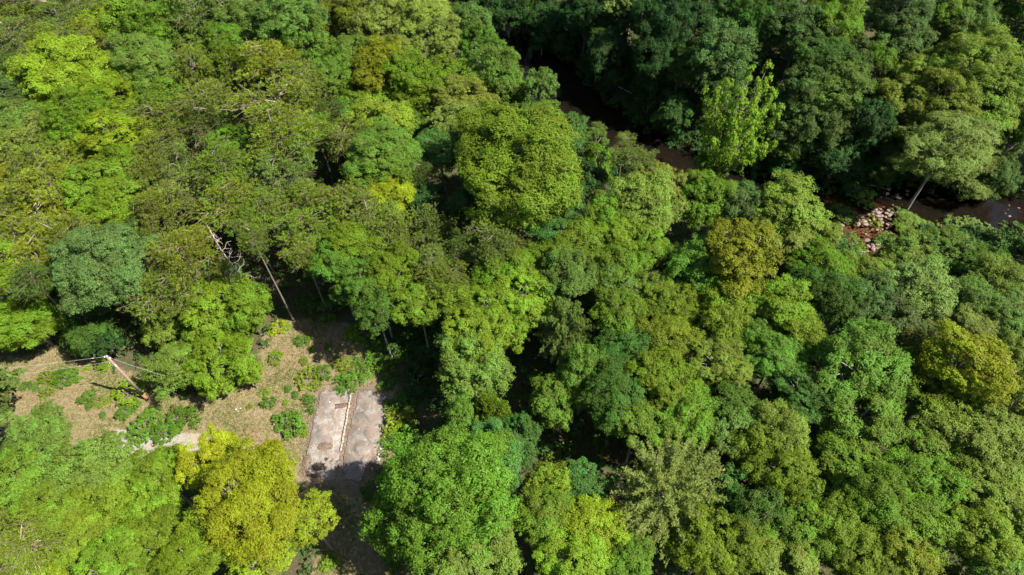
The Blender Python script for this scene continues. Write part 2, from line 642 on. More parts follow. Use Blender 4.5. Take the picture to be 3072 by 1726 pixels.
def pine_crown(R, nbr=52, twigs=15, tufts=3, nn=11, needle=0.24, droop=0.0, top=1.0, flat=0.35, wood=M_PINEBARK, spread=0.34, wr=1.0):
    mb = MB()
    C, A, BQ = [], [], []
    for i in range(nbr):
        t = (i + 0.5) / nbr
        z0 = -0.85 + 1.7 * t ** 0.85
        prof = max(0.18, math.sin(min(1.0, (1.08 - t) * 1.25) * math.pi / 2)) * top
        L = prof * rng.uniform(0.72, 1.08)
        a = i * 2.399 + rng.uniform(-0.5, 0.5)
        dirv = unit(np.array([math.cos(a), math.sin(a), rng.uniform(0.05, 0.35) * (0.4 + t) - droop]))
        start = np.array([0, 0, z0 - 0.12])
        end = start + dirv * L
        p = limb(mb, start, end, 0.055 * wr / R, 0.014 * wr / R, 0.05 - droop * 0.2, 0.03)
        br = rng.uniform(0, 1)
        side = np.array([-math.sin(a), math.cos(a), 0])
        for k in range(twigs):
            u = rng.uniform(0.18, 1.0)
            q = start + (end - start) * u + np.array([0, 0, (0.05 - droop * 0.2) * L * math.sin(u * math.pi)])
            tw = unit(dirv * rng.uniform(0.3, 1.0) + side * rng.choice([-1, 1]) * rng.uniform(0.3, 1.1) + np.array([0, 0, rng.uniform(-0.15, 0.55)]))
            tl = spread * L ** 0.5 * rng.uniform(0.5, 1.1) * (1.15 - 0.6 * u)
            e = q + tw * tl
            if k % 3 == 0:
                mb.tube(np.array([q, e]), [0.016 * wr / R, 0.007 * wr / R], 3, False)
            for s in np.linspace(0.35, 1.0, tufts):
                c = q + (e - q) * s
                C.append(np.repeat(c[None], nn, 0) + rng.normal(size=(nn, 3)) * 0.06 / R)
                A.append(unit(rng.normal(size=(nn, 3)) * np.array([1, 1, 1 - flat]) + tw * 0.8 + np.array([0, 0, 0.35])))
                BQ.append(np.clip(br * 0.7 + rng.uniform(0, 0.3), 0, 1))
    C, A = np.concatenate(C), np.concatenate(A)
    v, f = needles(C, A, needle / R, 0.030 / R)
    lr = np.repeat(rng.uniform(0, 1, len(C)), 3)
    bq = np.repeat(np.array(BQ), nn * 3)
    return make_mesh('crown', v, f, M_NEEDLE, {'leaf_random': lr, 'bough_random': bq}), mb.mesh('branches', wood)


def pad_pine(R, nb=46, ntuft=34, nn=12, needle=0.24, brad=0.33, flatness=0.42, open_=0.0):
    d = sphere_dirs(nb, -0.75)
    rad = rng.uniform(0.45, 0.92, nb) * lobes(d, 7, 0.22)
    bc = d * rad[:, None]
    br = brad * rng.uniform(0.6, 1.3, nb)
    brand = rng.uniform(0, 1, nb)
    out = unit(np.c_[d[:, :2], np.zeros(nb)] + 1e-6)
    g = unit(rng.normal(size=(nb, ntuft, 3)) + np.array([0, 0, 0.35]))
    tc = bc[:, None, :] + g * br[:, None, None] * rng.uniform(0.25, 1.1, (nb, ntuft, 1)) * np.array([1, 1, flatness])
    ax = rng.normal(size=(nb, ntuft, nn, 3)) * np.array([1, 1, 0.75]) + g[:, :, None, :] * 0.5 + out[:, None, None, :] * 0.45 + np.array([0, 0, 0.55])
    C = (tc[:, :, None, :] + rng.normal(size=(nb, ntuft, nn, 3)) * 0.05 / R).reshape(-1, 3)
    v, f = needles(C, ax.reshape(-1, 3), needle / R, 0.034 / R)
    lr = np.repeat(np.clip(np.repeat(rng.uniform(0, 1, nb * ntuft), nn) * 0.6 + rng.uniform(0, 0.4, len(C)), 0, 1), 3)
    bq = np.repeat(np.repeat(np.clip(brand[:, None] + rng.uniform(-0.2, 0.2, (nb, ntuft)), 0, 1).ravel(), nn), 3)
    mb = MB()
    for i in range(nb):
        base = np.array([0, 0, max(-1.0, bc[i][2] - rng.uniform(0.15, 0.4))])
        p = limb(mb, base, bc[i], 0.055 / R, 0.02 / R, 0.03, 0.035)
        for _ in range(4):
            e = bc[i] + unit(rng.normal(size=3) * [1, 1, 0.4] + out[i] * 0.5) * br[i]
            limb(mb, p[3], e, 0.02 / R, 0.010 / R, 0, 0.06, 4, 3)
    return make_mesh('crown', v, f, M_NEEDLE, {'leaf_random': lr, 'bough_random': bq}), mb.mesh('branches', M_BRUSH if open_ else M_PINEBARK)


def feather_crown(R, nb=150, twigs=46, nn=6, needle=0.19, zmin=-0.35, lift=0.0, droop=0.0):
    mb = MB()
    d = sphere_dirs(nb, zmin)
    C, A, BQ = [], [], []
    for i in range(nb):
        L = rng.uniform(0.72, 1.10)
        start = np.array([0, 0, np.clip(-0.55 + 0.5 * d[i][2] + rng.uniform(-0.1, 0.1), -0.95, 0.2)])
        end = d[i] * L * np.array([1, 1, 0.95])
        mid = (start + end) / 2 + np.array([0, 0, 0.10])
        u = np.linspace(0, 1, 7)[:, None]
        p = start * (1 - u) ** 2 + 2 * u * (1 - u) * mid + end * u ** 2
        p[:, 2] -= droop * u[:, 0] ** 2
        mb.tube(p, np.linspace(0.035, 0.008, 7) / R, 4, False)
        ax = unit(end - mid)
        br = rng.uniform(0, 1)
        t = rng.uniform(0.30, 1.0, twigs)
        q = np.stack([np.interp(t, u[:, 0], p[:, k]) for k in range(3)], 1)
        side = unit(rng.normal(size=(twigs, 3)) * [1, 1, 0.5] + ax * 0.7)
        tl = (0.105 * (1.25 - 0.85 * t) * rng.uniform(0.6, 1.2, twigs))[:, None]
        for f_ in (0.3, 0.65, 1.0):
            c = q + side * tl * f_
            C.append((np.repeat(c, nn, 0) + rng.normal(size=(twigs * nn, 3)) * 0.025 / R))
            A.append(unit(rng.normal(size=(twigs * nn, 3)) * 0.8 + np.repeat(side, nn, 0) + ax * 0.5 + [0, 0, 0.25]))
            BQ.append(np.full(twigs * nn, br * 0.6 + 0.2))
    C, A = np.concatenate(C), np.concatenate(A)
    v, f = needles(C, A, needle / R, 0.030 / R)
    return (make_mesh('crown', v, f, M_NEEDLE, {'leaf_random': np.repeat(rng.uniform(0, 1, len(C)), 3), 'bough_random': np.repeat(np.concatenate(BQ), 3)}),
            mb.mesh('branches', M_BARK))


def trunk_mesh(mat, bend=0.015, k=8):
    """unit height, foot radius 1 (scaled per tree)"""
    mb = MB()
    t = np.linspace(-0.05, 1, 9)
    p = np.stack([np.sin(t * 4 + rng.uniform(0, 6)) * 0.5, np.cos(t * 3 + rng.uniform(0, 6)) * 0.5, t], 1)
    p[:, :2] -= p[0, :2]
    r = 1.25 - 0.8 * t
    r[0:2] *= 1.2
    an = np.linspace(0, 2 * math.pi, k, endpoint=False)
    v = np.concatenate([q + np.stack([np.cos(an) * w, np.sin(an) * w, an * 0], 1) for q, w in zip(p, r)])
    i = np.arange(k)
    j = (i + 1) % k
    mb.add(v, np.concatenate([np.stack([m * k + i, m * k + j, (m + 1) * k + j, (m + 1) * k + i], 1) for m in range(8)]))
    return mb.mesh('trunk', mat, True)


PROTO = {}
PROTO['small'] = [(broad_crown(2.2, 24, 20, 34, 0.135, 0.36), 2.2) for _ in range(5)]
PROTO['mid'] = [(broad_crown(3.4, 48, 25, 36, 0.14, 0.285), 3.4) for _ in range(10)]
PROTO['big'] = [(broad_crown(5.8, 105, 28, 36, 0.155, 0.225, 0.35), 5.8) for _ in range(4)]
PROTO['plume'] = [(plume_crown(4.6), 4.6)]
PROTO['pine'] = [(pad_pine(3.3), 3.3) for _ in range(4)] + [(pad_pine(3.3, 36, 36, 12, 0.24, 0.36, 0.5, 1.0), 3.3) for _ in range(2)]
PROTO['feather'] = [(feather_crown(6.0), 6.0), (feather_crown(4.0, 110, 40, 6, 0.19, -0.7, 0.0, 0.35), 4.0)]
PROTO['cedar'] = [(pine_crown(2.2, 70, 20, 3, 9, 0.17, -0.25, 0.8, 0.1, M_PINEBARK, 0.30), 2.2)]
PROTO['thin'] = [broad_crown(3.0, 30, 10, 9, 0.36, 0.36) for _ in range(4)]
TRUNKS = [trunk_mesh(M_BARK) for _ in range(3)]
PTRUNKS = [trunk_mesh(M_PINEBARK) for _ in range(3)]

# ------------------------------------------------------------------ colours
HUES = {'Y': (0.205, 0.248, 0.010), 'L': (0.130, 0.208, 0.014), 'V': (0.106, 0.162, 0.009), 'M': (0.073, 0.142, 0.014),
        'G': (0.066, 0.142, 0.025), 'D': (0.029, 0.070, 0.014), 'O': (0.116, 0.156, 0.015), 'S': (0.106, 0.158, 0.036),  # D: dark leaves, with far-bank and understory shade partly put into the colour
        'K': (0.158, 0.208, 0.034), 'B': (0.130, 0.158, 0.008), 'P': (0.185, 0.235, 0.048)}
WORDS = {'Y': 'bright yellow-green', 'L': 'lime green', 'V': 'deep yellow-green', 'M': 'mid green', 'G': 'cool green', 'D': 'dark green',
         'O': 'olive', 'S': 'sage green', 'K': 'khaki green', 'B': 'bronze-tinted', 'YL': 'yellowish lime', 'LM': 'fresh green',
         'LS': 'pale sage', 'SD': 'dark sage', 'MD': 'deep green', 'GD': 'blue-green', 'GL': 'light cool green', 'OL': 'light olive',
         'OD': 'dark olive', 'OK': 'olive khaki', 'KS': 'grey khaki', 'KL': 'pale khaki lime', 'MS': 'dull green', 'VO': 'olive yellow',
         'YO': 'golden olive', 'KB': 'rusty khaki', 'OS': 'grey olive', 'VM': 'rich green', 'YV': 'mustard green', 'P': 'pale straw-green', 'MG': 'fresh mid green'}


def hue(code):
    c = np.mean([HUES[k] for k in code], axis=0)
    a = 1.0
    if 'B' in code:
        a = 0.65
    elif code in ('VO', 'K', 'KB'):
        a = 0.8
    return c, a


# ------------------------------------------------------------------ the forest, read off the photograph
# photo x, y, width, height of each crown; kind b broadleaf, p pine, u upright plumes, f feathery conifer, c cedar; colour
TREES = '''
62 33 130 110 p O
166 41 130 110 p OS
33 104 120 110 p OS
137 133 140 90 p O
195 80 120 110 p OS
232 20 100 80 p O
249 116 100 90 p YO
299 46 125 110 b YL
386 70 120 145 b L
481 83 130 150 b LM
589 50 140 140 p OS
705 48 160 150 b MS
684 122 95 60 b LM
597 135 90 85 b LS
20 205 90 90 p OD
75 212 80 80 p OD
199 232 220 165 b YL
330 280 150 120 b YL
431 195 170 140 b LS
456 282 125 105 b LM
415 249 80 70 b L
62 298 140 105 b SD
62 385 160 110 b LS
232 361 185 125 b V
332 415 145 105 b YL
357 490 125 90 b V
232 430 120 80 b V
589 220 140 140 p O
697 207 105 140 p VO
800 178 150 130 p YO
477 369 150 120 p O
634 357 120 110 p OD
680 435 105 85 b LM
469 448 130 85 p O
95 440 160 85 p OK
25 480 85 65 b Y
116 498 150 85 p O
216 498 115 100 p YO
20 540 90 85 b YL
137 552 150 85 p YO
225 560 90 80 p O
311 560 150 110 b L
456 523 130 110 p O
547 518 110 130 p OS
415 552 75 75 b M
664 510 160 110 p OL
705 568 140 85 p OL
622 299 140 95 p O
853 45 175 115 b MS
833 95 80 60 p YO
928 137 125 160 b GL
995 220 100 95 b GL
916 257 130 115 p O
840 335 200 100 p VO
978 344 85 85 p OD
845 431 195 95 p OL
845 515 170 100 p OS
950 390 115 70 p OL
1036 415 120 95 p O
1036 270 95 80 b L
1078 332 80 90 b L
1028 340 65 65 b G
1053 165 100 105 b GL
995 62 65 110 b B
1049 40 80 110 b VO
1098 85 75 105 b K
1165 40 115 110 b K
1277 50 145 115 b K
1331 118 105 105 b K
1422 70 95 100 b MS
1451 140 120 130 b M
1493 230 130 150 b GL
1152 180 140 110 b B
1123 225 105 95 b B
1206 150 90 75 b K
1231 220 130 105 b V
1314 245 140 115 b V
1231 285 120 95 b V
1148 295 60 60 b L
1397 300 140 115 b KB
1372 362 110 90 b K
1148 385 150 105 b L
1150 465 175 125 b GL
1140 535 145 85 b LM
1227 375 80 80 b M
1318 440 120 105 b G
1268 525 80 95 p OD
1160 590 100 85 b Y
1107 553 60 45 b Y
1545 490 330 260 b V
1590 420 170 120 b B
1475 545 130 120 b V
1640 560 150 110 b B
1525 187 75 115 b LM
1624 257 120 150 b MS
1550 282 65 75 b M
1640 352 165 95 b GL
1695 406 125 115 b G
1786 427 85 115 b MS
1790 385 70 65 b OS
1799 490 75 125 b LM
1765 545 90 110 b GD
1873 420 95 65 p O
1900 477 150 105 p OS
1968 552 210 115 b OK
2200 398 225 290 u L
2138 500 80 80 b LM
2122 580 125 115 b LM
2230 600 110 95 b SD
1525 46 85 110 b D
1562 30 55 90 b MD
1637 70 125 120 b D
1625 122 90 65 b D
1700 130 85 85 b D
1811 100 85 60 b MD
1824 155 130 115 b D
1790 200 95 80 b D
1848 232 60 70 b MD
1955 285 90 130 b D
2030 340 120 130 b GD
1977 62 150 160 b D
1977 165 140 120 b D
2040 200 110 95 b MD
2165 160 140 150 b SD
2178 215 100 95 b SD
2150 265 90 75 b GD
2080 50 110 110 b D
2200 50 100 110 b MD
2250 85 85 110 b MD
2247 168 65 55 b SD
1757 40 135 95 b D
1880 40 90 80 b D
2326 38 120 110 b MD
2297 95 75 95 b GD
2396 105 140 130 b SD
2496 55 165 110 b LM
2537 105 65 65 b L
2471 190 150 110 b MD
2570 187 100 100 b SD
2521 270 135 130 b MS
2400 280 110 120 b SD
2390 360 130 120 b SD
2505 380 115 105 b SD
2437 425 115 95 b MS
2345 445 115 85 b M
2350 497 90 80 b GD
2512 480 130 140 b D
2640 512 85 80 b MD
2705 50 150 150 b SD
2720 125 130 110 b SD
2637 190 65 95 b LM
2690 178 65 65 b SD
2844 38 110 90 b LM
2935 45 105 95 b MS
2918 112 140 95 b MS
2925 200 200 130 b KL
2990 240 160 140 b KL
2850 225 125 110 b K
2830 300 170 115 b KB
2740 250 115 110 b KL
2950 305 150 115 b KL
2715 315 130 120 b KB
2870 390 200 110 b KS
2990 350 110 80 b K
2720 455 140 140 b KS
2605 370 110 125 b D
2728 370 125 95 b KS
2890 490 190 170 b OS
2985 530 110 120 b SD
3060 390 85 150 b MD
3020 115 95 90 b SD
3065 220 70 110 b D
2830 420 120 110 b KS
83 600 180 110 p VO
137 665 170 95 p YO
41 700 120 85 p VO
187 715 160 95 p VO
104 760 150 85 p YO
320 615 170 130 b L
25 780 115 130 b L
17 835 90 80 b V
104 842 120 90 p OD
315 795 230 200 b S
282 880 170 115 b SD
386 735 130 110 b MS
477 635 140 130 p O
540 585 130 85 p OS
540 760 170 115 p VO
589 713 120 85 p YO
490 867 160 120 p O
497 965 140 140 b OK
647 920 180 130 b L
740 930 110 150 b L
622 1000 150 110 b L
552 1095 150 105 b LS
664 1080 180 130 b L
746 1125 105 90 b YL
85 965 210 185 b L
265 975 150 140 b MD
315 1025 130 100 b D
680 600 150 110 p OL
746 664 115 130 p OL
660 800 100 100 p VO
427 664 70 90 p OD
791 622 130 115 p OL
916 601 150 105 p OL
916 680 140 120 p OL
1040 610 150 115 p O
1165 693 150 115 p O
1110 655 130 95 p OS
1177 605 110 115 b Y
916 770 105 85 p O
1048 738 140 110 b V
1007 792 120 110 b M
1082 842 130 115 b M
1169 810 130 120 b V
1140 885 110 110 b M
1131 933 100 70 b MD
1293 697 110 140 p OS
1301 792 110 105 p OS
1388 750 80 115 p OS
1488 740 150 150 p OS
1330 845 130 75 p O
1488 840 130 100 b V
1256 917 120 115 b L
1380 912 115 115 b L
1455 935 130 110 b L
1422 1000 140 115 b L
1413 1085 165 145 b LS
1509 975 115 120 b L
1268 595 85 85 b D
1422 600 115 100 b MD
1682 600 130 95 b GD
1645 640 130 95 b GD
1948 614 170 120 b OK
2101 622 110 140 b LM
2222 640 95 115 b SD
1823 643 125 110 b LM
1852 717 145 120 b L
1700 760 155 110 b LM
1700 825 150 105 b MS
1852 800 145 115 b LM
1935 735 115 110 b L
2072 805 145 155 b M
2010 776 85 90 b VO
2213 760 185 180 b B
1533 735 115 130 p O
1533 800 120 95 b V
1562 892 145 110 b L
1700 985 175 260 f P
1749 1110 115 150 b GL
1873 875 140 85 b MS
1969 888 115 75 b VO
1865 958 135 110 b VM
2031 933 130 115 b VO
2018 1029 150 130 b VO
2164 983 130 150 b VO
1977 1120 150 110 b V
2164 1091 130 130 b OK
2180 904 130 110 b L
1873 1050 140 130 b MD
2259 1037 115 150 b GL
2355 622 160 140 b KL
2446 705 120 115 b KL
2334 697 130 105 b K
2737 680 130 110 b LS
2728 767 150 105 b LS
2853 747 130 120 b MS
2927 788 130 120 b M
2998 850 155 150 b LS
2438 792 150 115 b LM
2521 810 120 100 b LM
2625 825 140 105 b LS
2770 875 170 160 b KS
2612 904 150 120 b SD
2508 904 120 130 b MD
2687 975 150 105 b SD
2956 933 150 130 b MS
2334 913 140 125 b L
2363 995 140 125 b L
2322 1078 130 135 b GL
2587 1095 200 180 b GL
2712 1110 85 120 b GL
2886 1091 180 185 b YV
2770 1037 115 80 p O
2894 983 120 80 b K
2977 1008 95 90 b K
3018 1090 110 170 b K
3052 1000 70 100 b S
2446 870 110 120 b MD
2390 1150 110 100 b GD
124 1300 250 180 b LS
62 1416 160 130 b OL
270 1396 170 140 b LS
137 1532 150 115 b OL
290 1491 150 115 b L
62 1508 130 95 b OK
249 1590 140 110 b L
83 1632 170 95 p O
352 1345 75 90 b LS
469 1420 160 130 b L
456 1520 170 130 b L
498 1385 100 75 b L
643 1395 150 150 b Y
684 1335 110 75 b Y
805 1360 115 110 b Y
760 1500 260 240 b Y
925 1555 150 165 b YL
640 1600 150 130 b YL
456 1644 180 120 b VO
560 1690 160 110 b V
352 1690 150 110 b L
124 1700 160 90 b YL
207 1660 130 90 b L
770 1690 130 90 b YL
1330 1480 330 360 b LM
1468 1375 150 150 b G
1410 1668 200 130 b LS
1483 1236 115 140 c OL
1388 1240 85 90 b GL
1669 1192 130 135 b GL
1845 1199 150 120 b MD
1911 1273 115 110 b LM
2013 1199 150 120 b VO
2057 1265 130 130 b LM
2006 1470 320 295 f P
1742 1456 110 110 b G
1544 1330 120 130 b G
1647 1456 100 110 b L
1779 1595 180 160 b YL
1632 1551 140 135 b LM
1720 1690 160 110 b L
1870 1690 140 110 b LM
2255 1346 120 150 b VO
2190 1199 110 110 b M
2197 1287 115 110 b MS
2120 1640 170 115 b VO
2233 1640 130 115 b VO
2160 1456 90 130 b G
2338 1295 140 150 b OK
2419 1199 120 115 b G
2345 1420 150 130 b VO
2419 1493 120 115 b LM
2587 1240 180 90 b GL
2829 1221 170 120 b V
2565 1419 190 130 b LM
2624 1493 170 120 b VM
2770 1471 170 115 b VM
2932 1331 200 130 b LS
3005 1419 150 135 b LS
2976 1507 190 125 b LS
2749 1580 170 115 b LM
2492 1580 150 120 b L
2404 1603 150 115 b LM
2587 1683 150 95 b VO
2727 1690 150 95 b OL
2932 1595 170 115 b OL
3034 1580 90 130 b LS
2360 1690 150 95 b OK
3000 1690 150 95 b LS
3042 1236 90 140 b K
3010 25 110 90 b MD
1440 0 90 80 b D
1395 -30 100 80 b MD
2712 1200 75 90 b GL
2770 1339 115 80 b LM
2290 1540 110 110 b MD
'''
# trees whose foot shows: crown row (x, y) -> photo pixel of the foot
FEET = {(791, 622): None, (746, 664): None, (299, 46): (336, 205)}
TALL = {(2200, 398): 2.5, (2006, 1470): 3.0, (1700, 985): 2.5, (2886, 1091): 3.5, (1545, 490): 1.5, (2213, 760): 1.5, (2587, 1095): 2, (1150, 465): 2, (647, 920): 1}
EXTRA = [(783, 745, 120, 150, 'p', 'OL', (881, 962)), ]

ZONES = [  # x0, y0, x1, y1, phrase
    (0, 0, 300, 170, 'in the top left corner'),
    (300, 0, 660, 330, 'along the top, left of the creek'),
    (0, 170, 300, 470, 'below the top left corner'),
    (660, 0, 1000, 300, 'in the upper left woods'),
    (1000, 0, 1240, 330, 'at the top, left of the creek'),
    (1240, 0, 1600, 420, 'on the near bank by the upper creek'),
    (1420, 380, 1720, 680, 'round the great yellow oak'),
    (1720, 360, 2060, 680, 'on the near bank, mid creek'),
    (1500, 0, 1940, 260, 'on the far bank, top centre'),
    (1900, 0, 2280, 380, 'on the shaded far bank'),
    (2060, 300, 2300, 700, 'by the plumed creekside tree'),
    (2280, 0, 2620, 300, 'on the far slope, top right'),
    (2280, 300, 2680, 560, 'on the far bank above the rocks'),
    (2620, 0, 3072, 200, 'at the top right edge'),
    (2620, 200, 3072, 600, 'on the sunny far bank, right'),
    (300, 330, 560, 600, 'left of the pine stand'),
    (560, 280, 780, 620, 'in the middle of the pine stand'),
    (780, 290, 1090, 720, 'in the right of the pine stand'),
    (1090, 330, 1440, 660, 'between pines and yellow oak'),
    (0, 470, 280, 800, 'at the left edge, upper half'),
    (0, 780, 360, 1080, 'above the power lines'),
    (280, 560, 460, 780, 'by the small dead tree'),
    (440, 560, 800, 900, 'round the tall dead snag'),
    (360, 900, 800, 1180, 'between pole and clearing'),
    (780, 700, 1220, 960, 'above the clearing'),
    (1220, 660, 1560, 870, 'in the grey pine group'),
    (1220, 860, 1580, 1180, 'right of the clearing'),
    (1560, 680, 1990, 920, 'in the central woods'),
    (1990, 560, 2300, 860, 'round the bronze tree'),
    (1580, 900, 1900, 1240, 'by the drooping feathery conifer'),
    (1900, 860, 2290, 1180, 'in the woods right of centre'),
    (2280, 560, 2500, 860, 'left of the creek rocks'),
    (2500, 640, 3072, 960, 'below the creek rocks'),
    (2280, 840, 2560, 1200, 'below right of the bronze tree'),
    (2540, 940, 3072, 1260, 'at the right edge, lower middle'),
    (0, 1180, 420, 1480, 'left of the gravel patch'),
    (420, 1340, 580, 1580, 'below the gravel patch'),
    (580, 1280, 1020, 1580, 'below the clearing'),
    (0, 1440, 330, 1726, 'in the bottom left corner'),
    (300, 1560, 860, 1726, 'along the bottom edge, left'),
    (1150, 1180, 1620, 1726, 'right of the concrete slab'),
    (1620, 1180, 1860, 1726, 'left of the round feathery conifer'),
    (1860, 1160, 2290, 1400, 'above the round feathery conifer'),
    (1860, 1400, 2300, 1726, 'right of the round feathery conifer'),
    (2280, 1160, 2680, 1560, 'in the lower right woods'),
    (2280, 1540, 2800, 1726, 'along the bottom edge, right'),
    (2660, 1200, 3072, 1726, 'in the bottom right corner'),
]
ORD = ['', 'first', 'second', 'third', 'fourth', 'fifth', 'sixth', 'seventh', 'eighth', 'ninth', 'tenth', 'eleventh', 'twelfth']
CNT = ['', 'one', 'two', 'three', 'four', 'five', 'six', 'seven', 'eight', 'nine', 'ten', 'eleven', 'twelve']
REG = {}            # (look, zone) -> [(x, y, object)]


def zone(x, y):
    best, bd = 'in the woods', 1e9
    for x0, y0, x1, y1, ph in ZONES:
        if x0 <= x <= x1 and y0 <= y <= y1:
            d = math.hypot((x - (x0 + x1) / 2) / (x1 - x0), (y - (y0 + y1) / 2) / (y1 - y0))
            if d < bd:
                best, bd = ph, d
    return best


def plural(k):
    for a, b in (('tree', 'trees'), ('pine', 'pines'), ('conifer', 'conifers'), ('shrub', 'shrubs'), ('stone', 'stones'), ('cedar', 'cedars')):
        if k.endswith(a):
            return k[:-len(a)] + b
    return k + 's'


def register(o, look, noun, ph, x, y):
    REG.setdefault((look, noun, ph), []).append((x, y, o))


def write_labels():
    for (look, noun, ph), lst in REG.items():
        if len(lst) == 1:
            lst[0][2]['label'] = f'{look} {noun} {ph}'
            continue
        xs = [a[0] for a in lst]
        ys = [a[1] for a in lst]
        across = (max(xs) - min(xs)) >= 0.8 * (max(ys) - min(ys))
        lst.sort(key=lambda a: a[0] if across else a[1])
        w = ('leftmost', 'rightmost', 'from left') if across else ('topmost', 'lowest', 'from top')
        n = len(lst)
        for i, (_, _, o) in enumerate(lst):
            if i == 0:
                pre = w[0]
            elif i == n - 1:
                pre = w[1]
            else:
                pre = f'{ORD[i + 1]} {w[2]}'
            lb = f'{pre} of {CNT[n] if n < len(CNT) else n} {look} {plural(noun)} {ph}'
            for w_ in ('leafy ', 'the '):
                while len(lb.split()) > 16 and w_ in lb:
                    lb = lb.replace(w_, '', 1)
            o['label'] = lb


# ------------------------------------------------------------------ ground, creek, slab
CLEARING = [(-120, 1075), (60, 1085), (180, 1045), (290, 1085), (430, 1150), (560, 1200), (690, 1190), (790, 1120), (800, 1010), (850, 975),
            (1000, 960), (1080, 1010), (1120, 1090), (1190, 1180), (1230, 1300), (1230, 1420), (1190, 1560), (1230, 1800), (930, 1800),
            (960, 1640), (900, 1430), (820, 1360), (640, 1340), (560, 1400), (430, 1460), (330, 1420), (260, 1330), (100, 1290), (-120, 1290)]
CLR = np.array([on_ground(x, y)[:2] for x, y in CLEARING])
GRAVEL = [(330, 1288), (420, 1296), (520, 1302), (640, 1310), (600, 1370), (460, 1420), (360, 1450),
          (335, 1380)]
GRV = np.array([on_ground(x, y)[:2] for x, y in GRAVEL])
SLAB_OUT = [(960, 1176), (1060, 1168), (1148, 1172), (1162, 1264), (1134, 1365), (1095, 1420), (1075, 1455), (985, 1462), (912, 1412), (930, 1320)]
SLABP = np.array([on_ground(x, y)[:2] for x, y in SLAB_OUT])


def axis_lines(lo, hi, step, far):
    a = list(np.arange(lo, hi + 0.01, step))
    s, v = step, hi
    up = []
    while v < far:
        s *= 1.35
        v += s
        up.append(v)
    s, v = step, lo
    dn = []
    while v > -far:
        s *= 1.35
        v -= s
        dn.append(v)
    return np.array(dn[::-1] + a + up)


gx = axis_lines(-95, 100, 0.7, 900)
gy = axis_lines(-6, 150, 0.7, 900)
X, Y = np.meshgrid(gx, gy)
Z = ground(X.ravel(), Y.ravel())
nx, ny = len(gx), len(gy)
ii = np.arange(nx * ny).reshape(ny, nx)
gf = np.stack([ii[:-1, :-1], ii[:-1, 1:], ii[1:, 1:], ii[1:, :-1]], -1).reshape(-1, 4)
cd, cw, _ = seg_dist(X.ravel(), Y.ravel(), CR)
clear_v = smooth(-3.0, 2.0, signed(X.ravel(), Y.ravel(), CLR))
grav_v = smooth(-1.2, 0.8, signed(X.ravel(), Y.ravel(), GRV))
earth_v = smooth(-2.2, 0.4, signed(X.ravel(), Y.ravel(), SLABP))
bed_v = np.maximum(smooth(1.2, 0.2, cd - cw), smooth(-2.5, 0.5, signed(X.ravel(), Y.ravel(), BAR)))
gm = make_mesh('ground', np.stack([X.ravel(), Y.ravel(), Z], 1), gf, M_GROUND,
               {'clearing': clear_v, 'gravel': grav_v, 'bare_earth': earth_v, 'creek_bed': bed_v, 'gravel_bar': smooth(-2.5, 0.5, signed(X.ravel(), Y.ravel(), BAR))}, True)
tag(link('ground', gm), kind='structure')

# water: a ribbon along the creek and over the gravel bar
pts = []
for i in range(len(CR) - 1):
    for t in np.linspace(0, 1, 8, endpoint=False):
        pts.append(CR[i] + (CR[i + 1] - CR[i]) * t)
pts.append(CR[-1])
pts = np.array(pts)
tg = np.gradient(pts[:, :2], axis=0)
tg /= np.linalg.norm(tg, axis=1, keepdims=True)
nr2 = np.stack([-tg[:, 1], tg[:, 0]], 1)
m_, kk = len(pts), 24
lat = np.linspace(0, 1, kk)
wl = (pts[:, None, :2] + nr2[:, None] * (pts[:, None, 2:] + 4.5) * (1 - lat)[None, :, None] - nr2[:, None] * (pts[:, None, 2:] + 7.5) * lat[None, :, None]).reshape(-1, 2)
wi = np.arange(m_ * kk).reshape(m_, kk)
wq = np.stack([wi[:-1, :-1], wi[:-1, 1:], wi[1:, 1:], wi[1:, :-1]], -1).reshape(-1, 4)
wv = np.concatenate([wl, np.full((len(wl), 1), WATER_Z)], 1)
wm = make_mesh('creek_water', wv, wq, water_mat(), {'shallow': smooth(-2.5, 0.5, signed(wl[:, 0], wl[:, 1], BAR))})
tag(link('creek_water', wm), kind='structure')


def ragged(poly, step=0.25, amp=0.10):
    out = []
    n = len(poly)
    for i in range(n):
        a, b = poly[i], poly[(i + 1) % n]
        k = max(1, int(np.linalg.norm(b - a) / step))
        for t in range(k):
            p = a + (b - a) * t / k
            out.append(p + rng.normal(size=2) * amp * (0.4 if t == 0 else 1) * rng.choice([0.5, 1.0, 1.8]))
    return np.array(out)


def slab(name, photo_poly, top, mat, label, amp=0.10):
    P = np.array([on_ground(x, y)[:2] for x, y in photo_poly])
    P = ragged(P, 0.35, amp)
    n = len(P)
    z0 = ground(P[:, 0], P[:, 1])
    zt = float(np.mean(z0)) + top
    c = P.mean(0)
    inner = c + (P - c) * 0.985
    v = np.concatenate([np.c_[P, np.full(n, zt - 0.5)], np.c_[P, np.full(n, zt - 0.02)], np.c_[inner, np.full(n, zt)]])
    i = np.arange(n)
    j = (i + 1) % n
    if np.sum(P[:, 0] * np.roll(P[:, 1], -1) - P[:, 1] * np.roll(P[:, 0], -1)) < 0:
        i, j = j, i
    q = np.concatenate([np.stack([i, j, n + j, n + i], 1), np.stack([n + i, n + j, 2 * n + j, 2 * n + i], 1)])
    t = 2 * n + (np.arange(n) if i[0] == 0 else np.arange(n)[::-1])[None, :]
    o = link(name, make_mesh(name, v, [q, t], mat))
    tag(o, label, 'slab', 'halves of the old concrete floor')
    return o, zt


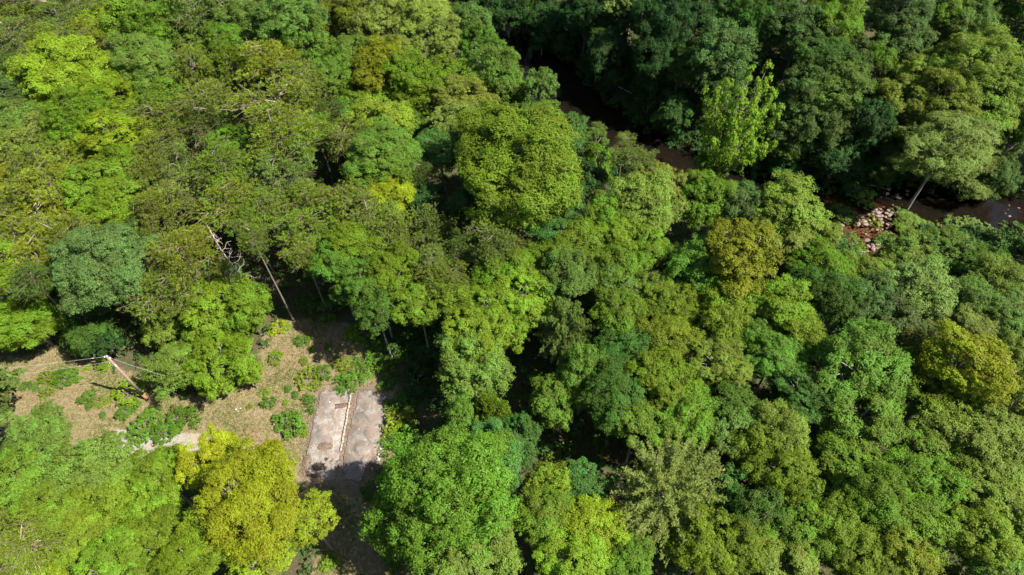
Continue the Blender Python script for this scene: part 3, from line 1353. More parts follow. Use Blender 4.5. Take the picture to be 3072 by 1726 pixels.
M_SLAB_A, M_SLAB_B = slab_mat('pale_concrete', 0.42), slab_mat('grey_concrete', 0.36)
_, SLAB_Z = slab('concrete_slab', [(964, 1178), (1020, 1170), (1055, 1168), (1040, 1270), (1022, 1356), (1012, 1400), (1006, 1440), (980, 1446),
                                   (950, 1425), (915, 1408), (926, 1345), (935, 1300), (948, 1245)], 0.14, M_SLAB_A,
                 'pale stained concrete slab left of the low block row', 0.07)
slab('concrete_slab', [(1078, 1180), (1112, 1172), (1148, 1174), (1158, 1215), (1161, 1264), (1142, 1320), (1128, 1366), (1100, 1400), (1080, 1448),
                       (1028, 1440), (1032, 1380), (1046, 1300), (1060, 1240)], 0.13, M_SLAB_B,
     'darker grey concrete slab right of the low block row', 0.10)

# the low row of blocks between the two slabs
A, B_ = on_ground(1058, 1166), on_ground(1023, 1356)
C_ = on_ground(1013, 1402)
row = link('low_block_row', None)
tag(row, 'low straight row of pale blocks dividing the concrete floor', 'block row')
row.location = (A[0], A[1], SLAB_Z - 0.02)
dirv = B_[:2] - A[:2]
Lr = float(np.linalg.norm(dirv))
nblk = int(Lr / 0.42)
ang = math.atan2(dirv[1], dirv[0])
for i in range(nblk):
    mb = MB()
    mb.box((0, 0, 0), (0.40, 0.19, 0.22), 0, 0.022)
    p = dirv * (i + 0.5) / nblk
    o = link('block', mb.mesh('block', M_BLOCK), row, (p[0] + rng.normal() * 0.02, p[1] + rng.normal() * 0.02, 0.10 - 0.05 * (i > nblk * 0.8) + rng.normal() * 0.01),
             (rng.normal() * 0.03, rng.normal() * 0.03, ang + rng.normal() * 0.05))


# ------------------------------------------------------------------ planting
def make_tree(name, proto, trunk, loc, a, c, Ht, col, alpha, rot):
    (crown, branches), R = proto
    root = link(name, None, None, loc, (0, 0, rot))
    root.empty_display_size = 0.5
    u = random.uniform(0.88, 1.13)
    tilt = (random.uniform(-0.14, 0.14), random.uniform(-0.14, 0.14), 0)
    cr = link('crown', crown, root, (0, 0, Ht - c), tilt, (a * u, a / u, c))
    cr.color = (*col, alpha)
    link('branches', branches, root, (0, 0, Ht - c), tilt, (a * u, a / u, c))
    tr = 0.05 + 0.035 * a ** 0.8
    link('trunk', trunk, root, (0, 0, 0), (0, 0, 0), (tr, tr, Ht - 0.55 * c))
    return root


NOUN = {'b': ('broadleaf_tree', 'leafy tree'), 'p': ('pine_tree', 'pine'), 'f': ('feathery_conifer', 'feathery conifer'),
        'u': ('plumed_tree', 'upright plumed tree'), 'c': ('cedar_tree', 'narrow cedar')}
CATS = {'b': 'tree', 'p': 'pine tree', 'f': 'conifer', 'u': 'tree', 'c': 'cedar'}
GRP = {'b': 'broadleaf trees of the forest', 'p': 'pines of the forest', 'f': 'feathery conifers', 'u': None, 'c': None}
OPEN = [  # what the photograph shows open ground, water, the pole and the snag through: no crown may hang over it
    [(1500, 105), (1560, 105), (1640, 160), (1700, 195), (1800, 240), (1870, 300), (1930, 340), (1990, 390), (2050, 420), (2060, 440),
     (2055, 505), (2040, 515), (2010, 500), (1975, 475), (1915, 420), (1880, 390), (1820, 390), (1720, 360), (1680, 335), (1705, 250),
     (1645, 190), (1595, 215), (1560, 190), (1505, 140)],
    [(2430, 560), (2500, 590), (2600, 585), (2690, 600), (2690, 640), (2665, 700), (2640, 770), (2570, 775), (2545, 720), (2530, 690),
     (2560, 640), (2480, 610)],
    [(2965, 600), (3072, 585), (3072, 655), (2970, 645)],
    [(0, 1100), (150, 1090), (190, 1060), (300, 1090), (320, 1052), (340, 1052), (440, 1150), (450, 1205), (510, 1200), (600, 1220),
     (690, 1215), (760, 1165), (790, 1110), (810, 1040), (840, 990), (900, 975), (1000, 970), (1060, 1030), (1120, 1100), (1140, 1160),
     (1160, 1260), (1120, 1370), (1100, 1420), (1045, 1480), (1060, 1600), (1090, 1726), (1000, 1726), (1000, 1600), (985, 1450),
     (912, 1400), (910, 1330), (850, 1335), (740, 1310), (620, 1295), (560, 1310), (540, 1330), (430, 1350), (390, 1340), (380, 1290),
     (300, 1265), (200, 1240), (100, 1225), (0, 1230)],
    [(635, 690), (690, 690), (725, 760), (765, 845), (800, 850), (800, 868), (738, 866), (690, 800), (660, 745)],
]
OPEN = [np.array(q, float) for q in OPEN]
LOW = [  # crowns that come down to the ground
    [(420, 900), (800, 880), (800, 1240), (420, 1220)],
    [(1480, -20), (1900, -20), (2300, 420), (3100, 400), (3100, 600), (2300, 580), (2060, 440), (1700, 260), (1480, 120)],
    [(2380, 560), (3072, 640), (3072, 900), (2380, 800)],
]
LOW = [np.array(q, float) for q in LOW] + [np.array([(-50, 860), (430, 860), (430, 1090), (-50, 1090)], float)]
SHRUBBY = np.array([(2560, 640), (3072, 600), (3072, 770), (2700, 830), (2560, 800)], float)
_sd = sphere_dirs(60, -0.9)


def intrusion(base, a, c, Ht):
    P = np.array(base) + [0, 0, Ht - c] + _sd * [a, a, c]
    q = (P - EYE) @ CAM_RN
    u, v = W / 2 - FPX * q[:, 0] / q[:, 2], H_ / 2 + FPX * q[:, 1] / q[:, 2]
    return max(float(np.mean(inside(u, v, o))) for o in OPEN)


rows = []
for ln in TREES.strip().splitlines():
    f = ln.split()
    rows.append((int(f[0]), int(f[1]), int(f[2]), int(f[3]), f[4], f[5], FEET.get((int(f[0]), int(f[1])))))
rows += EXTRA
CROWNS = []
for x, y, w, h, kind, code, foot in rows:
    r = random.random()
    Ht = 12.5
    for _ in range(12):                       # crown size follows from its distance, its distance from its height
        c = 3.0 if _ == 0 else c
        p = on_ground(x, y, Ht - c)
        dep = depth(p)
        a = 0.5 * w / FPX * dep * (1.36 if kind == 'b' else 1.25)
        view = unit(EYE - p)
        cosn = view[2]
        half = 0.5 * h / FPX * dep * 1.27
        c2 = (half ** 2 - (a * cosn) ** 2) / max(0.08, 1 - cosn ** 2)
        c = float(np.clip(math.sqrt(max(c2, 0.01)), 0.78 * a, (2.0 if kind == 'u' else 1.5) * a))
        if kind == 'f':
            c = float(np.clip(c, 0.8 * a, 1.6 * a))
        far = seg_dist(np.array([p[0]]), np.array([p[1]]), CR)
        onfar = far[2][0] > 0
        Ht = 7.5 + 1.15 * a + 0.5 * c + (2.5 * r - 1.2) + (2.5 if onfar else 0)
        if kind == 'p':
            Ht += 1.0
        Ht = max(Ht, 1.7 * c + 1.5) + TALL.get((x, y), 0)
    base = np.array([p[0], p[1], ground1(p[0], p[1])])
    shrubby = inside(np.array([float(x)]), np.array([float(y)]), SHRUBBY)[0]
    low = onfar or shrubby or any(inside(np.array([float(x)]), np.array([float(y)]), q)[0] for q in LOW)
    if low or kind in 'fu':
        if shrubby:
            c = 0.6 * a
        elif onfar:
            c = min(1.25 * c, 1.7 * a)
        Ht = TALL.get((x, y), 0) + 2 * c + (3.2 if onfar else 0.2 if shrubby else (1.0 if low else 2.5))
        for _ in range(4):
            p = on_ground(x, y, Ht - c)
        base = np.array([p[0], p[1], ground1(p[0], p[1])])
    if onfar or shrubby:
        k = 0
        while k < 8:
            e_ = seg_dist(base[None, 0], base[None, 1], CR)
            if e_[0][0] > e_[1][0] + 0.3:
                break
            c, k = c * 0.93, k + 1
            Ht = 1.85 * c
            p = on_ground(x, y, Ht - c)
            base = np.array([p[0], p[1], ground1(p[0], p[1])])
    if foot:
        base = on_ground(*foot)
        hs = np.linspace(3, 30, 300)
        e = [np.hypot(*(np.array(project(base + [0, 0, q])) - (x, y))) for q in hs]
        Ht = float(hs[int(np.argmin(e))]) + c
    k = 0
    while k < 9 and kind not in 'uf' and intrusion(base, a, c, Ht) > 0.05:
        a, c, k = a * 0.93, c * 0.93, k + 1
        if not foot:
            Ht = Ht - c * 0.07
            p = on_ground(x, y, Ht - c)
            base = np.array([p[0], p[1], ground1(p[0], p[1])])
    if kind == 'b':
        cls = 'small' if a < 2.5 else ('mid' if a < 4.6 else 'big')
    else:
        cls = {'p': 'pine', 'f': 'feather', 'u': 'plume', 'c': 'cedar'}[kind]
    if kind == 'f':
        proto = PROTO['feather'][0 if w > 250 else 1]
    else:
        proto = random.choice(PROTO[cls])
    col, al = hue(code)
    col = col * (1 + np.array([rng.normal() * 0.05, rng.normal() * 0.03, rng.normal() * 0.05])) * rng.uniform(0.92, 1.08)
    t = make_tree(NOUN[kind][0], proto, random.choice(TRUNKS if kind in 'bu' else PTRUNKS), tuple(base), a, c, Ht, col, al, random.uniform(0, 6.28))
    size = 'great ' if w >= 240 else ('broad ' if w >= 180 else ('small ' if w <= 85 else ''))
    tag(t, None, CATS[kind], GRP[kind])
    register(t, size + WORDS[code], NOUN[kind][1], zone(x, y), x, y)
    CROWNS.append((base[0], base[1], a))
CROWNS = np.array(CROWNS)

# ------------------------------------------------------------------ shrubs
SHRUB_ROWS = '''
138 1135 50 O clearing
199 1133 66 M clearing
75 1158 34 M clearing
111 1160 28 M clearing
144 1174 38 O clearing
14 1163 28 M clearing
263 1191 48 M clearing
301 1205 36 O clearing
326 1200 22 L clearing
271 1218 26 M clearing
310 1246 22 M clearing
370 1238 46 M clearing
387 1177 80 L pole
362 1172 40 YL pole
398 1213 44 M pole
304 1097 44 L pole
262 1102 24 YL pole
456 1243 60 M pole
540 1256 90 M pole
431 1285 80 M pole
498 1293 74 M pole
904 1026 42 M upper
934 1048 20 YL upper
984 1042 22 M upper
824 1075 44 L upper
910 1084 28 O upper
968 1120 48 M upper
923 1133 62 O upper
948 1155 32 O upper
1031 1095 52 O upper
1075 1084 34 M upper
1098 1117 48 M upper
1056 1139 66 M upper
833 985 48 Y upper
860 985 30 L upper
1084 1000 80 L upper
1130 1050 70 M upper
863 1170 22 M slab
888 1186 24 M slab
926 1200 38 M slab
934 1232 24 M slab
805 1208 38 M slab
857 1208 17 L slab
827 1252 20 M slab
871 1272 74 M slab
858 1262 50 MS slab
915 1300 24 YL slab
793 1178 28 L slab
1028 1168 34 M slab
749 1219 18 O slab
1142 1161 24 L slab
1153 1095 56 M right
1165 1140 50 MD right
1194 1262 84 YL right
1176 1310 64 L right
1215 1215 70 MD right
1170 1215 44 M right
1210 1330 60 M right
1120 1470 60 MD right
1160 1420 60 MD right
1170 1530 70 MD right
1180 1600 80 MD right
1130 1560 60 MD right
1185 1680 70 M right
980 1690 50 L right
1654 1361 52 L right
2529 647 78 MS creek
2500 680 46 M creek
2587 589 85 LS creek
2625 668 44 LS creek
2558 742 66 M creek
2480 640 46 MD creek
2690 640 54 S creek
2660 730 60 MS creek
2480 575 50 MS creek
2930 690 80 S creek
2990 740 80 K creek
3040 690 80 SD creek
2860 680 80 S creek
1560 1300 60 M right
1290 1060 90 MD right
1240 1010 90 D right
1200 980 80 MD right
1180 1060 80 MD right
1250 1130 100 D right
1320 1180 90 D right
980 930 90 MD upper
930 910 70 MD upper
1020 890 80 D upper
'''
SPH = {'clearing': 'in the dry grass left of the pole', 'pole': 'round the utility pole', 'upper': 'in the upper clearing',
       'slab': 'left of the concrete slab', 'right': 'right of the concrete slab', 'creek': 'by the creek rocks'}
SHR = [broad_crown(1.0, 17, 9, 10, 0.13, 0.40) for _ in range(6)]
for _c, _b in SHR:
    _b.materials[0] = M_TWIG
for ln in SHRUB_ROWS.strip().splitlines():
    f = ln.split()
    x, y, w = int(f[0]), int(f[1]), int(f[2])
    g0 = on_ground(x, y, 0.3)
    a = 0.5 * w / FPX * depth(g0) * 1.15
    c = a * random.uniform(0.38, 0.62)
    p = on_ground(x, y, c * 0.6)
    gz = ground1(p[0], p[1])
    crown, br = random.choice(SHR)
    root = link('shrub', None, None, (p[0], p[1], gz), (0, 0, random.uniform(0, 6.28)))
    col, al = hue(f[3])
    o = link('foliage', crown, root, (0, 0, c * 0.55), (0, 0, 0), (a, a, c))
    o.color = (*(col * rng.uniform(1.0, 1.35)), al)
    link('stems', br, root, (0, 0, c * 0.55), (0, 0, 0), (a, a, c))
    tag(root, None, 'shrub', 'shrubs ' + SPH[f[4]])
    register(root, ('low ' if w < 40 else ('broad ' if w >= 70 else '')) + WORDS[f[3]], 'shrub', SPH[f[4]], x, y)


# ------------------------------------------------------------------ dead trees
def dead_tree(name, foot, tip, nbr, label, spread=1.8, r0=0.17, low=0.35):
    b = on_ground(*foot)
    hs = np.linspace(2, 30, 400)
    e = [np.hypot(*(np.array(project(b + [0, 0, q])) - tip)) for q in hs]
    Ht = float(hs[int(np.argmin(e))])
    root = link(name, None, None, tuple(b))
    mb = MB()
    t = np.linspace(-0.02, 1, 10)
    ax = np.stack([np.sin(t * 5) * 0.22, np.cos(t * 4) * 0.18 - 0.18, t * Ht], 1)
    mb.tube(ax, r0 * (1.05 - 0.85 * t), 7)
    link('trunk', mb.mesh('trunk', M_DEAD, True), root)
    for i in range(nbr):
        u = low + (1 - low) * (i + 0.5) / nbr
        s = np.array([np.interp(u, t, ax[:, q]) for q in range(3)])
        a = i * 2.4 + rng.uniform(-0.5, 0.5)
        L = spread * (1.15 - 0.7 * u) * rng.uniform(0.5, 1.2)
        d = unit(np.array([math.cos(a), math.sin(a), rng.uniform(-0.35, 0.45)]))
        mb = MB()
        q = limb(mb, s, s + d * L, 0.042 * (1.2 - 0.6 * u), 0.012, rng.uniform(-0.12, 0.12), 0.06, 6, 5)
        for _ in range(3):
            k = rng.integers(2, 5)
            limb(mb, q[k], q[k] + unit(d + rng.normal(size=3) * 0.8) * L * rng.uniform(0.2, 0.45), 0.022, 0.009, 0, 0.08, 4, 4)
        link('limb', mb.mesh('limb', M_DEAD), root)
    tag(root, label, 'dead tree')
    return root


dead_tree('dead_tree', (764, 912), (650, 680), 36, 'tall bleached dead snag with curved bare limbs above the clearing', 2.3, 0.17, 0.22)
dead_tree('dead_tree', (352, 745), (278, 655), 14, 'small pale dead treetop in the left woods', 1.6, 0.12, 0.5)
dead_tree('dead_tree', (1880, 110), (1905, -30), 10, 'pale twisted dead trunk at the top edge beyond the creek', 3.0, 0.22, 0.3)
dead_tree('dead_tree', (3040, 130), (3085, -40), 14, 'grey forked dead tree in the top right corner', 3.6, 0.22, 0.3)
dead_tree('dead_tree', (1575, 690), (1560, 610), 10, 'thin grey dead tree below the great yellow oak', 1.6, 0.10, 0.4)
dead_tree('dead_tree', (905, 590), (870, 500), 18, 'grey bare treetop among the pines', 2.6, 0.13, 0.4)


def brush(name, x, y, rx, ry, n, label):
    c = on_ground(x, y, 0.8)
    mb = MB()
    for _ in range(n):
        s = np.array([rng.normal() * rx * 0.5, rng.normal() * ry * 0.5, rng.uniform(0.1, 0.9)])
        d = unit(rng.normal(size=3) * [1, 1, 0.35]) * rng.uniform(0.6, 1.7)
        limb(mb, s, s + d, 0.03, 0.010, 0.05, 0.08, 4, 4)
    o = link(name, mb.mesh(name, M_BRUSH), None, (c[0], c[1], ground1(c[0], c[1])))
    tag(o, label, 'brush pile')


brush('brush_pile', 795, 862, 2.2, 0.9, 70, 'tangle of dead brown branches beside the tall snag')
brush('brush_pile', 190, 650, 1.4, 0.8, 40, 'tangle of grey twigs in the left pines')

# ------------------------------------------------------------------ fallen logs
def log(p, q, r, label, mat=M_DEAD, lift=0.15):
    a, b = on_ground(*p, lift), on_ground(*q, lift)
    mb = MB()
    t = np.linspace(0, 1, 7)[:, None]
    pt = (b - a) * t + rng.normal(size=(7, 3)) * 0.05
    mb.tube(pt, r * (1 - 0.5 * t[:, 0]), 8)
    o = link('fallen_log', mb.mesh('fallen_log', mat, True), None, tuple(a))
    tag(o, label, 'log')


log((2406, 546), (2460, 564), 0.2, 'pale log lying along the shaded creek edge', M_DEAD, 0.9)
log((2600, 553), (2672, 570), 0.12, 'thin dead log at the far edge of the rocky creek', M_DEAD, 0.9)
log((2572, 612), (2590, 598), 0.09, 'short bleached log below the creekside sapling', M_DEAD, 0.4)
log((1850, 258), (1905, 285), 0.10, 'thin grey log leaning over the dark pool', M_DEAD, 1.6)

# ------------------------------------------------------------------ creek stones
def stone_mesh(mat, i, flat=0.55):
    import bmesh
    bm = bmesh.new()
    bmesh.ops.create_icosphere(bm, subdivisions=1, radius=0.5)
    for v in bm.verts:
        v.co *= 1 + random.uniform(-0.22, 0.22)
        v.co.z *= flat
    me = bpy.data.meshes.new('stone')
    bm.to_mesh(me)
    bm.free()
    me.materials.append(mat)
    return me


ROCKS = [stone_mesh(M_ROCK, i) for i in range(6)]
PALE = [stone_mesh(M_PALESTONE, i, 0.6) for i in range(3)]
RUBB = [stone_mesh(M_RUBBLE, i, 0.7) for i in range(3)]
clusters = [(2660, 655, 22, 18, 34, 0.7, 'in the upper right pile of the gravel bar'), (2645, 705, 26, 20, 34, 0.6, 'in the right middle of the gravel bar'),
            (2640, 735, 22, 16, 26, 0.55, 'at the lower right of the gravel bar'), (2600, 700, 30, 18, 26, 0.45, 'standing in the red shallows'),
            (2575, 672, 16, 12, 14, 0.8, 'in the line left of the red shallows'), (2610, 745, 20, 10, 14, 0.8, 'at the lowest end of the gravel bar'),
            (2510, 705, 10, 20, 20, 0.8, 'under the bushes left of the shallows'), (2630, 645, 18, 8, 10, 0.9, 'above the sapling on the gravel bar'),
            (2460, 605, 20, 10, 12, 0.6, 'below the pale log at the creek edge'), (2600, 575, 12, 10, 8, 0.6, 'at the top of the shallows'),
            (2700, 590, 40, 14, 14, 0.7, 'in the shaded water right of the shallows'), (3030, 640, 30, 16, 12, 0.7, 'in the creek at the right edge')]
for cx, cy, sx, sy, n, big, where in clusters:
    for _ in range(n):
        x, y = cx + rng.normal() * sx * 0.8, cy + rng.normal() * sy * 0.8
        p = on_ground(x, y)
        s = big * rng.uniform(0.25, 0.95)
        z = max(p[2], WATER_Z - 0.12)
        o = link('creek_stone', random.choice(ROCKS), None, (p[0], p[1], z + s * 0.08), (0, 0, random.uniform(0, 6.28)), (s * rng.uniform(0.9, 1.5), s, s))
        tag(o, 'pinkish grey stone ' + where, 'stone', 'creek stones ' + where)

for k, (x, y, s, lb) in enumerate([(990, 1208, 0.26, 'white stone left of the rusty rack'), (1051, 1181, 0.28, 'round pale stone at the top of the block row'),
                                   (1020, 1294, 0.2, 'white stone on the slab beside the block row'),
                                   (1078, 1290, 0.18, 'small white stone upper on the darker slab'),
                                   (1096, 1322, 0.18, 'small white stone lower on the darker slab'),
                                   (709, 1229, 0.30, 'large white stone under the lime trees by the clearing'),
                                   (722, 1226, 0.22, 'white stone right of the large one by the lime trees'),
                                   (716, 1234, 0.16, 'smallest of three white stones by the lime trees')]):
    p = on_ground(x, y)
    z = SLAB_Z if k < 5 else p[2]
    o = link('white_stone', random.choice(PALE), None, (p[0], p[1], z + s * 0.2), (0, 0, random.uniform(0, 6.28)), (s * 0.75, s * 0.6, s * 0.6))
    tag(o, lb, 'stone')
for _ in range(46):
    t = rng.uniform(0, 1)
    x = np.interp(t, [0, 0.3, 0.6, 1], [1148, 1162, 1152, 1118]) + rng.normal() * 4
    y = np.interp(t, [0, 0.3, 0.6, 1], [1172, 1250, 1330, 1410]) + rng.normal() * 4
    p = on_ground(x, y)
    s = rng.uniform(0.12, 0.42)
    o = link('rubble_chunk', random.choice(RUBB), None, (p[0], p[1], p[2] + 0.08), (random.uniform(0, 1), 0, random.uniform(0, 6.28)), (s * 1.3, s, s))
    where = ('upper', 'middle', 'lower')[min(2, int(t * 3))]
    tag(o, f'broken concrete chunk along the {where} right edge of the grey slab', 'rubble', f'broken chunks along the {where} slab edge')


# heaps of dry stalks on the pale slab
def heap(x, y, rx, ry, h, label):
    c = on_ground(x, y)
    mb = MB()
    n, m = 16, 5
    v = [[0, 0, h]]
    for k in range(1, m + 1):
        for i in range(n):
            a = 2 * math.pi * i / n
            r = k / m * (1 + rng.normal() * 0.05)
            v.append([math.cos(a) * rx * r, math.sin(a) * ry * r, h * (math.cos(k / m * math.pi) * 0.5 + 0.5) * rng.uniform(0.75, 1.2) - 0.02 * (k == m)])
    q = [[1 + (k - 1) * n + i, 1 + k * n + i, 1 + k * n + (i + 1) % n, 1 + (k - 1) * n + (i + 1) % n] for k in range(1, m) for i in range(n)]
    t = [[0, 1 + i, 1 + (i + 1) % n] for i in range(n)]
    mb.add(v, q, t)
    root = link('debris_heap', mb.mesh('debris_heap', M_LITTER, True), None, (c[0], c[1], SLAB_Z + 0.005))
    tag(root, label, 'heap')
    mb = MB()
    for _ in range(60):
        a, r = rng.uniform(0, 6.28), math.sqrt(rng.uniform(0, 1)) * 0.95
        s = np.array([math.cos(a) * rx * r, math.sin(a) * ry * r, h * 0.5 * (1 - r) + 0.03])
        limb(mb, s, s + unit(rng.normal(size=3) * [1, 1, 0.2]) * rng.uniform(0.15, 0.45), 0.018, 0.008, 0.06, 0.1, 3, 3)
    link('dry_stalks', mb.mesh('dry_stalks', M_BRUSH), root)


M_LITTER = bark_mat('dry_litter', (0.055, 0.040, 0.026), (0.17, 0.125, 0.082), 6.0)
heap(977, 1341, 0.95, 0.55, 0.22, 'heap of dry brown stalks on the pale slab')
heap(955, 1402, 0.8, 0.5, 0.25, 'rounded brown heap at the lower end of the pale slab')
heap(923, 1385, 0.5, 0.75, 0.2, 'narrow litter heap at the lower left slab corner')

# rusty rack
P0, P1 = on_ground(1007, 1222), on_ground(1048, 1216)
d = P1[:2] - P0[:2]
L = float(np.linalg.norm(d))
rack = link('rusty_rack', None, None, (P0[0], P0[1], SLAB_Z + 0.05), (0, 0, math.atan2(d[1], d[0])))
tag(rack, 'rusty ladder-like metal rack lying on the pale slab', 'rack')
for s in (-0.24, 0.24):
    mb = MB()
    mb.box((L / 2, s, 0.03), (L, 0.07, 0.10))
    link('rail', mb.mesh('rail', M_RUST), rack)
rung = MB()
rung.box((0, 0, 0), (0.045, 0.40, 0.05))
rm = rung.mesh('rung', M_RUST)
for i in range(10):
    link('rung', rm, rack, (0.06 + (L - 0.12) * i / 9, 0, 0.03), (0, 0, rng.normal() * 0.12))
mb = MB()
a_, b_ = on_ground(1138, 1276), on_ground(1160, 1277)
mb.tube(np.array([[0, 0, 0], b_ - a_]), 0.035, 6)
tag(link('rusty_pipe', mb.mesh('rusty_pipe', M_RUST), None, (a_[0], a_[1], SLAB_Z + 0.08)), 'thin rusty pipe across the right slab edge', 'pipe')

# ------------------------------------------------------------------ utility pole and lines
pb = on_ground(441, 1197)
hs = np.linspace(4, 16, 400)
PH = float(hs[int(np.argmin([np.hypot(*(np.array(project(pb + [0, 0, q])) - (328, 1060))) for q in hs]))])
pole = link('utility_pole', None, None, tuple(pb))
tag(pole, 'weathered wooden utility pole at the edge of the dry clearing', 'utility pole')
mb = MB()
mb.tube([[0, 0, 1.2], [0.02, 0, PH * 0.5], [0, 0.02, PH - 0.03], [0, 0.02, PH]], [0.185, 0.165, 0.14, 0.125], 12)
link('shaft', mb.mesh('shaft', M_POLE, True), pole)
mb = MB()
mb.tube([[0, 0, -0.3], [0, 0, 0.4], [0, 0, 1.2]], [0.215, 0.20, 0.187], 12)
link('pole_foot', mb.mesh('pole_foot', M_POLE_FOOT, True), pole)


def insulator(off, z):
    mb = MB()
    mb.tube([[0, 0, 0], [0, 0, 0.06], [0, 0, 0.10], [0, 0, 0.16], [0, 0, 0.22]], [0.03, 0.08, 0.05, 0.085, 0.03], 8)
    return link('insulator', mb.mesh('insulator', M_WHITE, True), pole, (*off, z))


insulator((-0.22, 0.0), PH - 0.25)
insulator((-0.20, -0.02), PH - 1.3)
insulator((0.18, -0.12), PH - 1.9)
insulator((0.20, 0.02), PH - 0.55)
for z in (PH - 0.2, PH - 1.25, PH - 0.5, PH - 1.85):
    mb = MB()
    mb.box((0, 0, z), (0.42, 0.05, 0.05))
    link('bracket', mb.mesh('bracket', M_RUST), pole)


def wire(a, b, sag, label, beads=()):
    t = np.linspace(0, 1, 40)[:, None]
    p = (b - a) * t
    p[:, 2] -= sag * 4 * (t[:, 0] * (1 - t[:, 0]))
    mb = MB()
    mb.tube(p, 0.010, 5)
    for u in beads:
        c = np.array([np.interp(u, t[:, 0], p[:, k]) for k in range(3)])
        ax = (b - a) / np.linalg.norm(b - a)
        mb.tube([c - ax * 0.18, c - ax * 0.1, c + ax * 0.1, c + ax * 0.18], [0.012, 0.04, 0.04, 0.012], 6)
    o = link('power_line', mb.mesh('power_line', M_WIRE), None, tuple(a))
    tag(o, label, 'power line', 'wires on the utility pole')


top = pb + [0, 0, PH]
wa = top + [-0.22, 0, -0.1]
q = at(0, 1100, pb[2] + PH - 0.5)
wire(wa, wa + (q - wa) * 2.6, 0.5, 'upper wire running left from the pole top', (0.045,))
wa = top + [-0.2, -0.02, -1.15]
q = at(100, 1113, pb[2] + PH - 1.35)
wire(wa, wa + (q - wa) * 3.6, 0.4, 'lower wire running left from below the pole top')
wa = top + [0.2, 0.02, -0.4]
q = at(452, 1114, pb[2] + PH - 1.1)
wire(wa, wa + (q - wa) * 1.35, 0.15, 'wire running right from the pole into the lime trees')

# ------------------------------------------------------------------ grass, weeds, undergrowth, the wood outside the frame
def blades(n, poly, hgt, wid, test=None):
    lo, hi = poly.min(0), poly.max(0)
    P = rng.uniform(lo, hi, (n * 3, 2))
    k = inside(P[:, 0], P[:, 1], poly)
    k &= ~inside(P[:, 0], P[:, 1], SLABP)
    k &= (signed(P[:, 0], P[:, 1], GRV) < -0.2) | (rng.random(len(P)) < 0.15)
    if test is not None:
        k &= test(P)
    P = P[k][:n]
    m = 5
    base = np.repeat(P, m, 0) + rng.normal(size=(len(P) * m, 2)) * 0.07
    c = np.c_[base, ground(base[:, 0], base[:, 1]) - 0.02]
    ax = np.c_[rng.normal(size=(len(c), 2)) * 0.75, np.ones(len(c))]
    v, f = needles(c, ax, hgt, wid)
    return v, f, np.repeat(rng.uniform(0, 1, len(c)), 3), np.repeat(np.repeat(rng.uniform(0, 1, len(P)), m), 3)


def patchy(P):
    s = np.sin(P[:, 0] * 0.9 + 1.3 * np.sin(P[:, 1] * 0.5)) + np.sin(P[:, 1] * 1.1 + 1.7 * np.sin(P[:, 0] * 0.4 + 1))
    return s + rng.normal(size=len(P)) * 0.7 > 0.6


v, f, lr, bq = blades(22000, CLR, 0.20, 0.022)
o = link('dry_grass', make_mesh('dry_grass', v, f, M_NEEDLE, {'leaf_random': lr, 'bough_random': bq}))
o.color = (0.22, 0.185, 0.085, 1)
tag(o, 'dry tan grass covering the clearing', 'grass', kind='stuff')
v, f, lr, bq = blades(17000, CLR, 0.24, 0.035, patchy)
o = link('green_weeds', make_mesh('green_weeds', v, f, M_NEEDLE, {'leaf_random': lr, 'bough_random': bq}))
o.color = (0.13, 0.175, 0.030, 1)
tag(o, 'patchy green weeds in the dry clearing', 'weeds', kind='stuff')

# fallen leaves and grit blown over the slab, thickest along its joint and edges
n = 5200
lo, hi = SLABP.min(0), SLABP.max(0)
P = rng.uniform(lo - 0.8, hi + 0.8, (n * 4, 2))
ja, jb = A[:2], C_[:2]
jd, _, js = seg_dist(P[:, 0], P[:, 1], np.array([ja, jb]))
ed = np.abs(signed(P[:, 0], P[:, 1], SLABP))
pr = 0.05 + 0.9 * np.exp(-ed / 0.35) + 0.9 * np.exp(-jd / 0.45) * (np.cross(jb - ja, P - ja) > 0)
P = P[rng.random(len(P)) < pr][:n]
c = np.c_[P, np.where(inside(P[:, 0], P[:, 1], SLABP), SLAB_Z + 0.012, ground(P[:, 0], P[:, 1]) + 0.02)]
v, f = leaf_quads(c, np.array([0, 0, 1.0]) + rng.normal(size=c.shape) * 0.25, 0.10, 0.07)
o = link('leaf_litter', make_mesh('leaf_litter', v, f, M_LITTER))
tag(o, 'brown leaf litter scattered over the concrete slab', 'leaf litter', kind='stuff')

# undergrowth: leafy ground cover below the trees
n = 22000
P = np.c_[rng.uniform(-95, 110, n * 2), rng.uniform(0, 170, n * 2)]
cd, cw, _ = seg_dist(P[:, 0], P[:, 1], CR)
sc = signed(P[:, 0], P[:, 1], CLR)
keep = (cd - cw > 0.7) & (sc < 0.3) & (signed(P[:, 0], P[:, 1], BAR) < -1)
P = P[keep][:n]
edge = np.exp(-np.abs(signed(P[:, 0], P[:, 1], CLR)) / 4.0)
bc = np.c_[P, ground(P[:, 0], P[:, 1]) + rng.uniform(0.15, 1.0, len(P)) * (0.5 + 1.4 * rng.random(len(P)) ** 2)]
v, f, lr, bq = leaf_cloud(bc, np.full(len(P), 0.42) * rng.uniform(0.6, 1.4, len(P)), np.tile([0, 0, 0.3], (len(P), 1)), 3, 6, 0.27, 0.6, 0.5)
o = link('undergrowth', make_mesh('undergrowth', v, f, M_LEAF, {'leaf_random': lr, 'bough_random': bq}))
o.color = (0.055, 0.105, 0.022, 1)
tag(o, 'leafy undergrowth on the forest floor', 'undergrowth', kind='stuff')

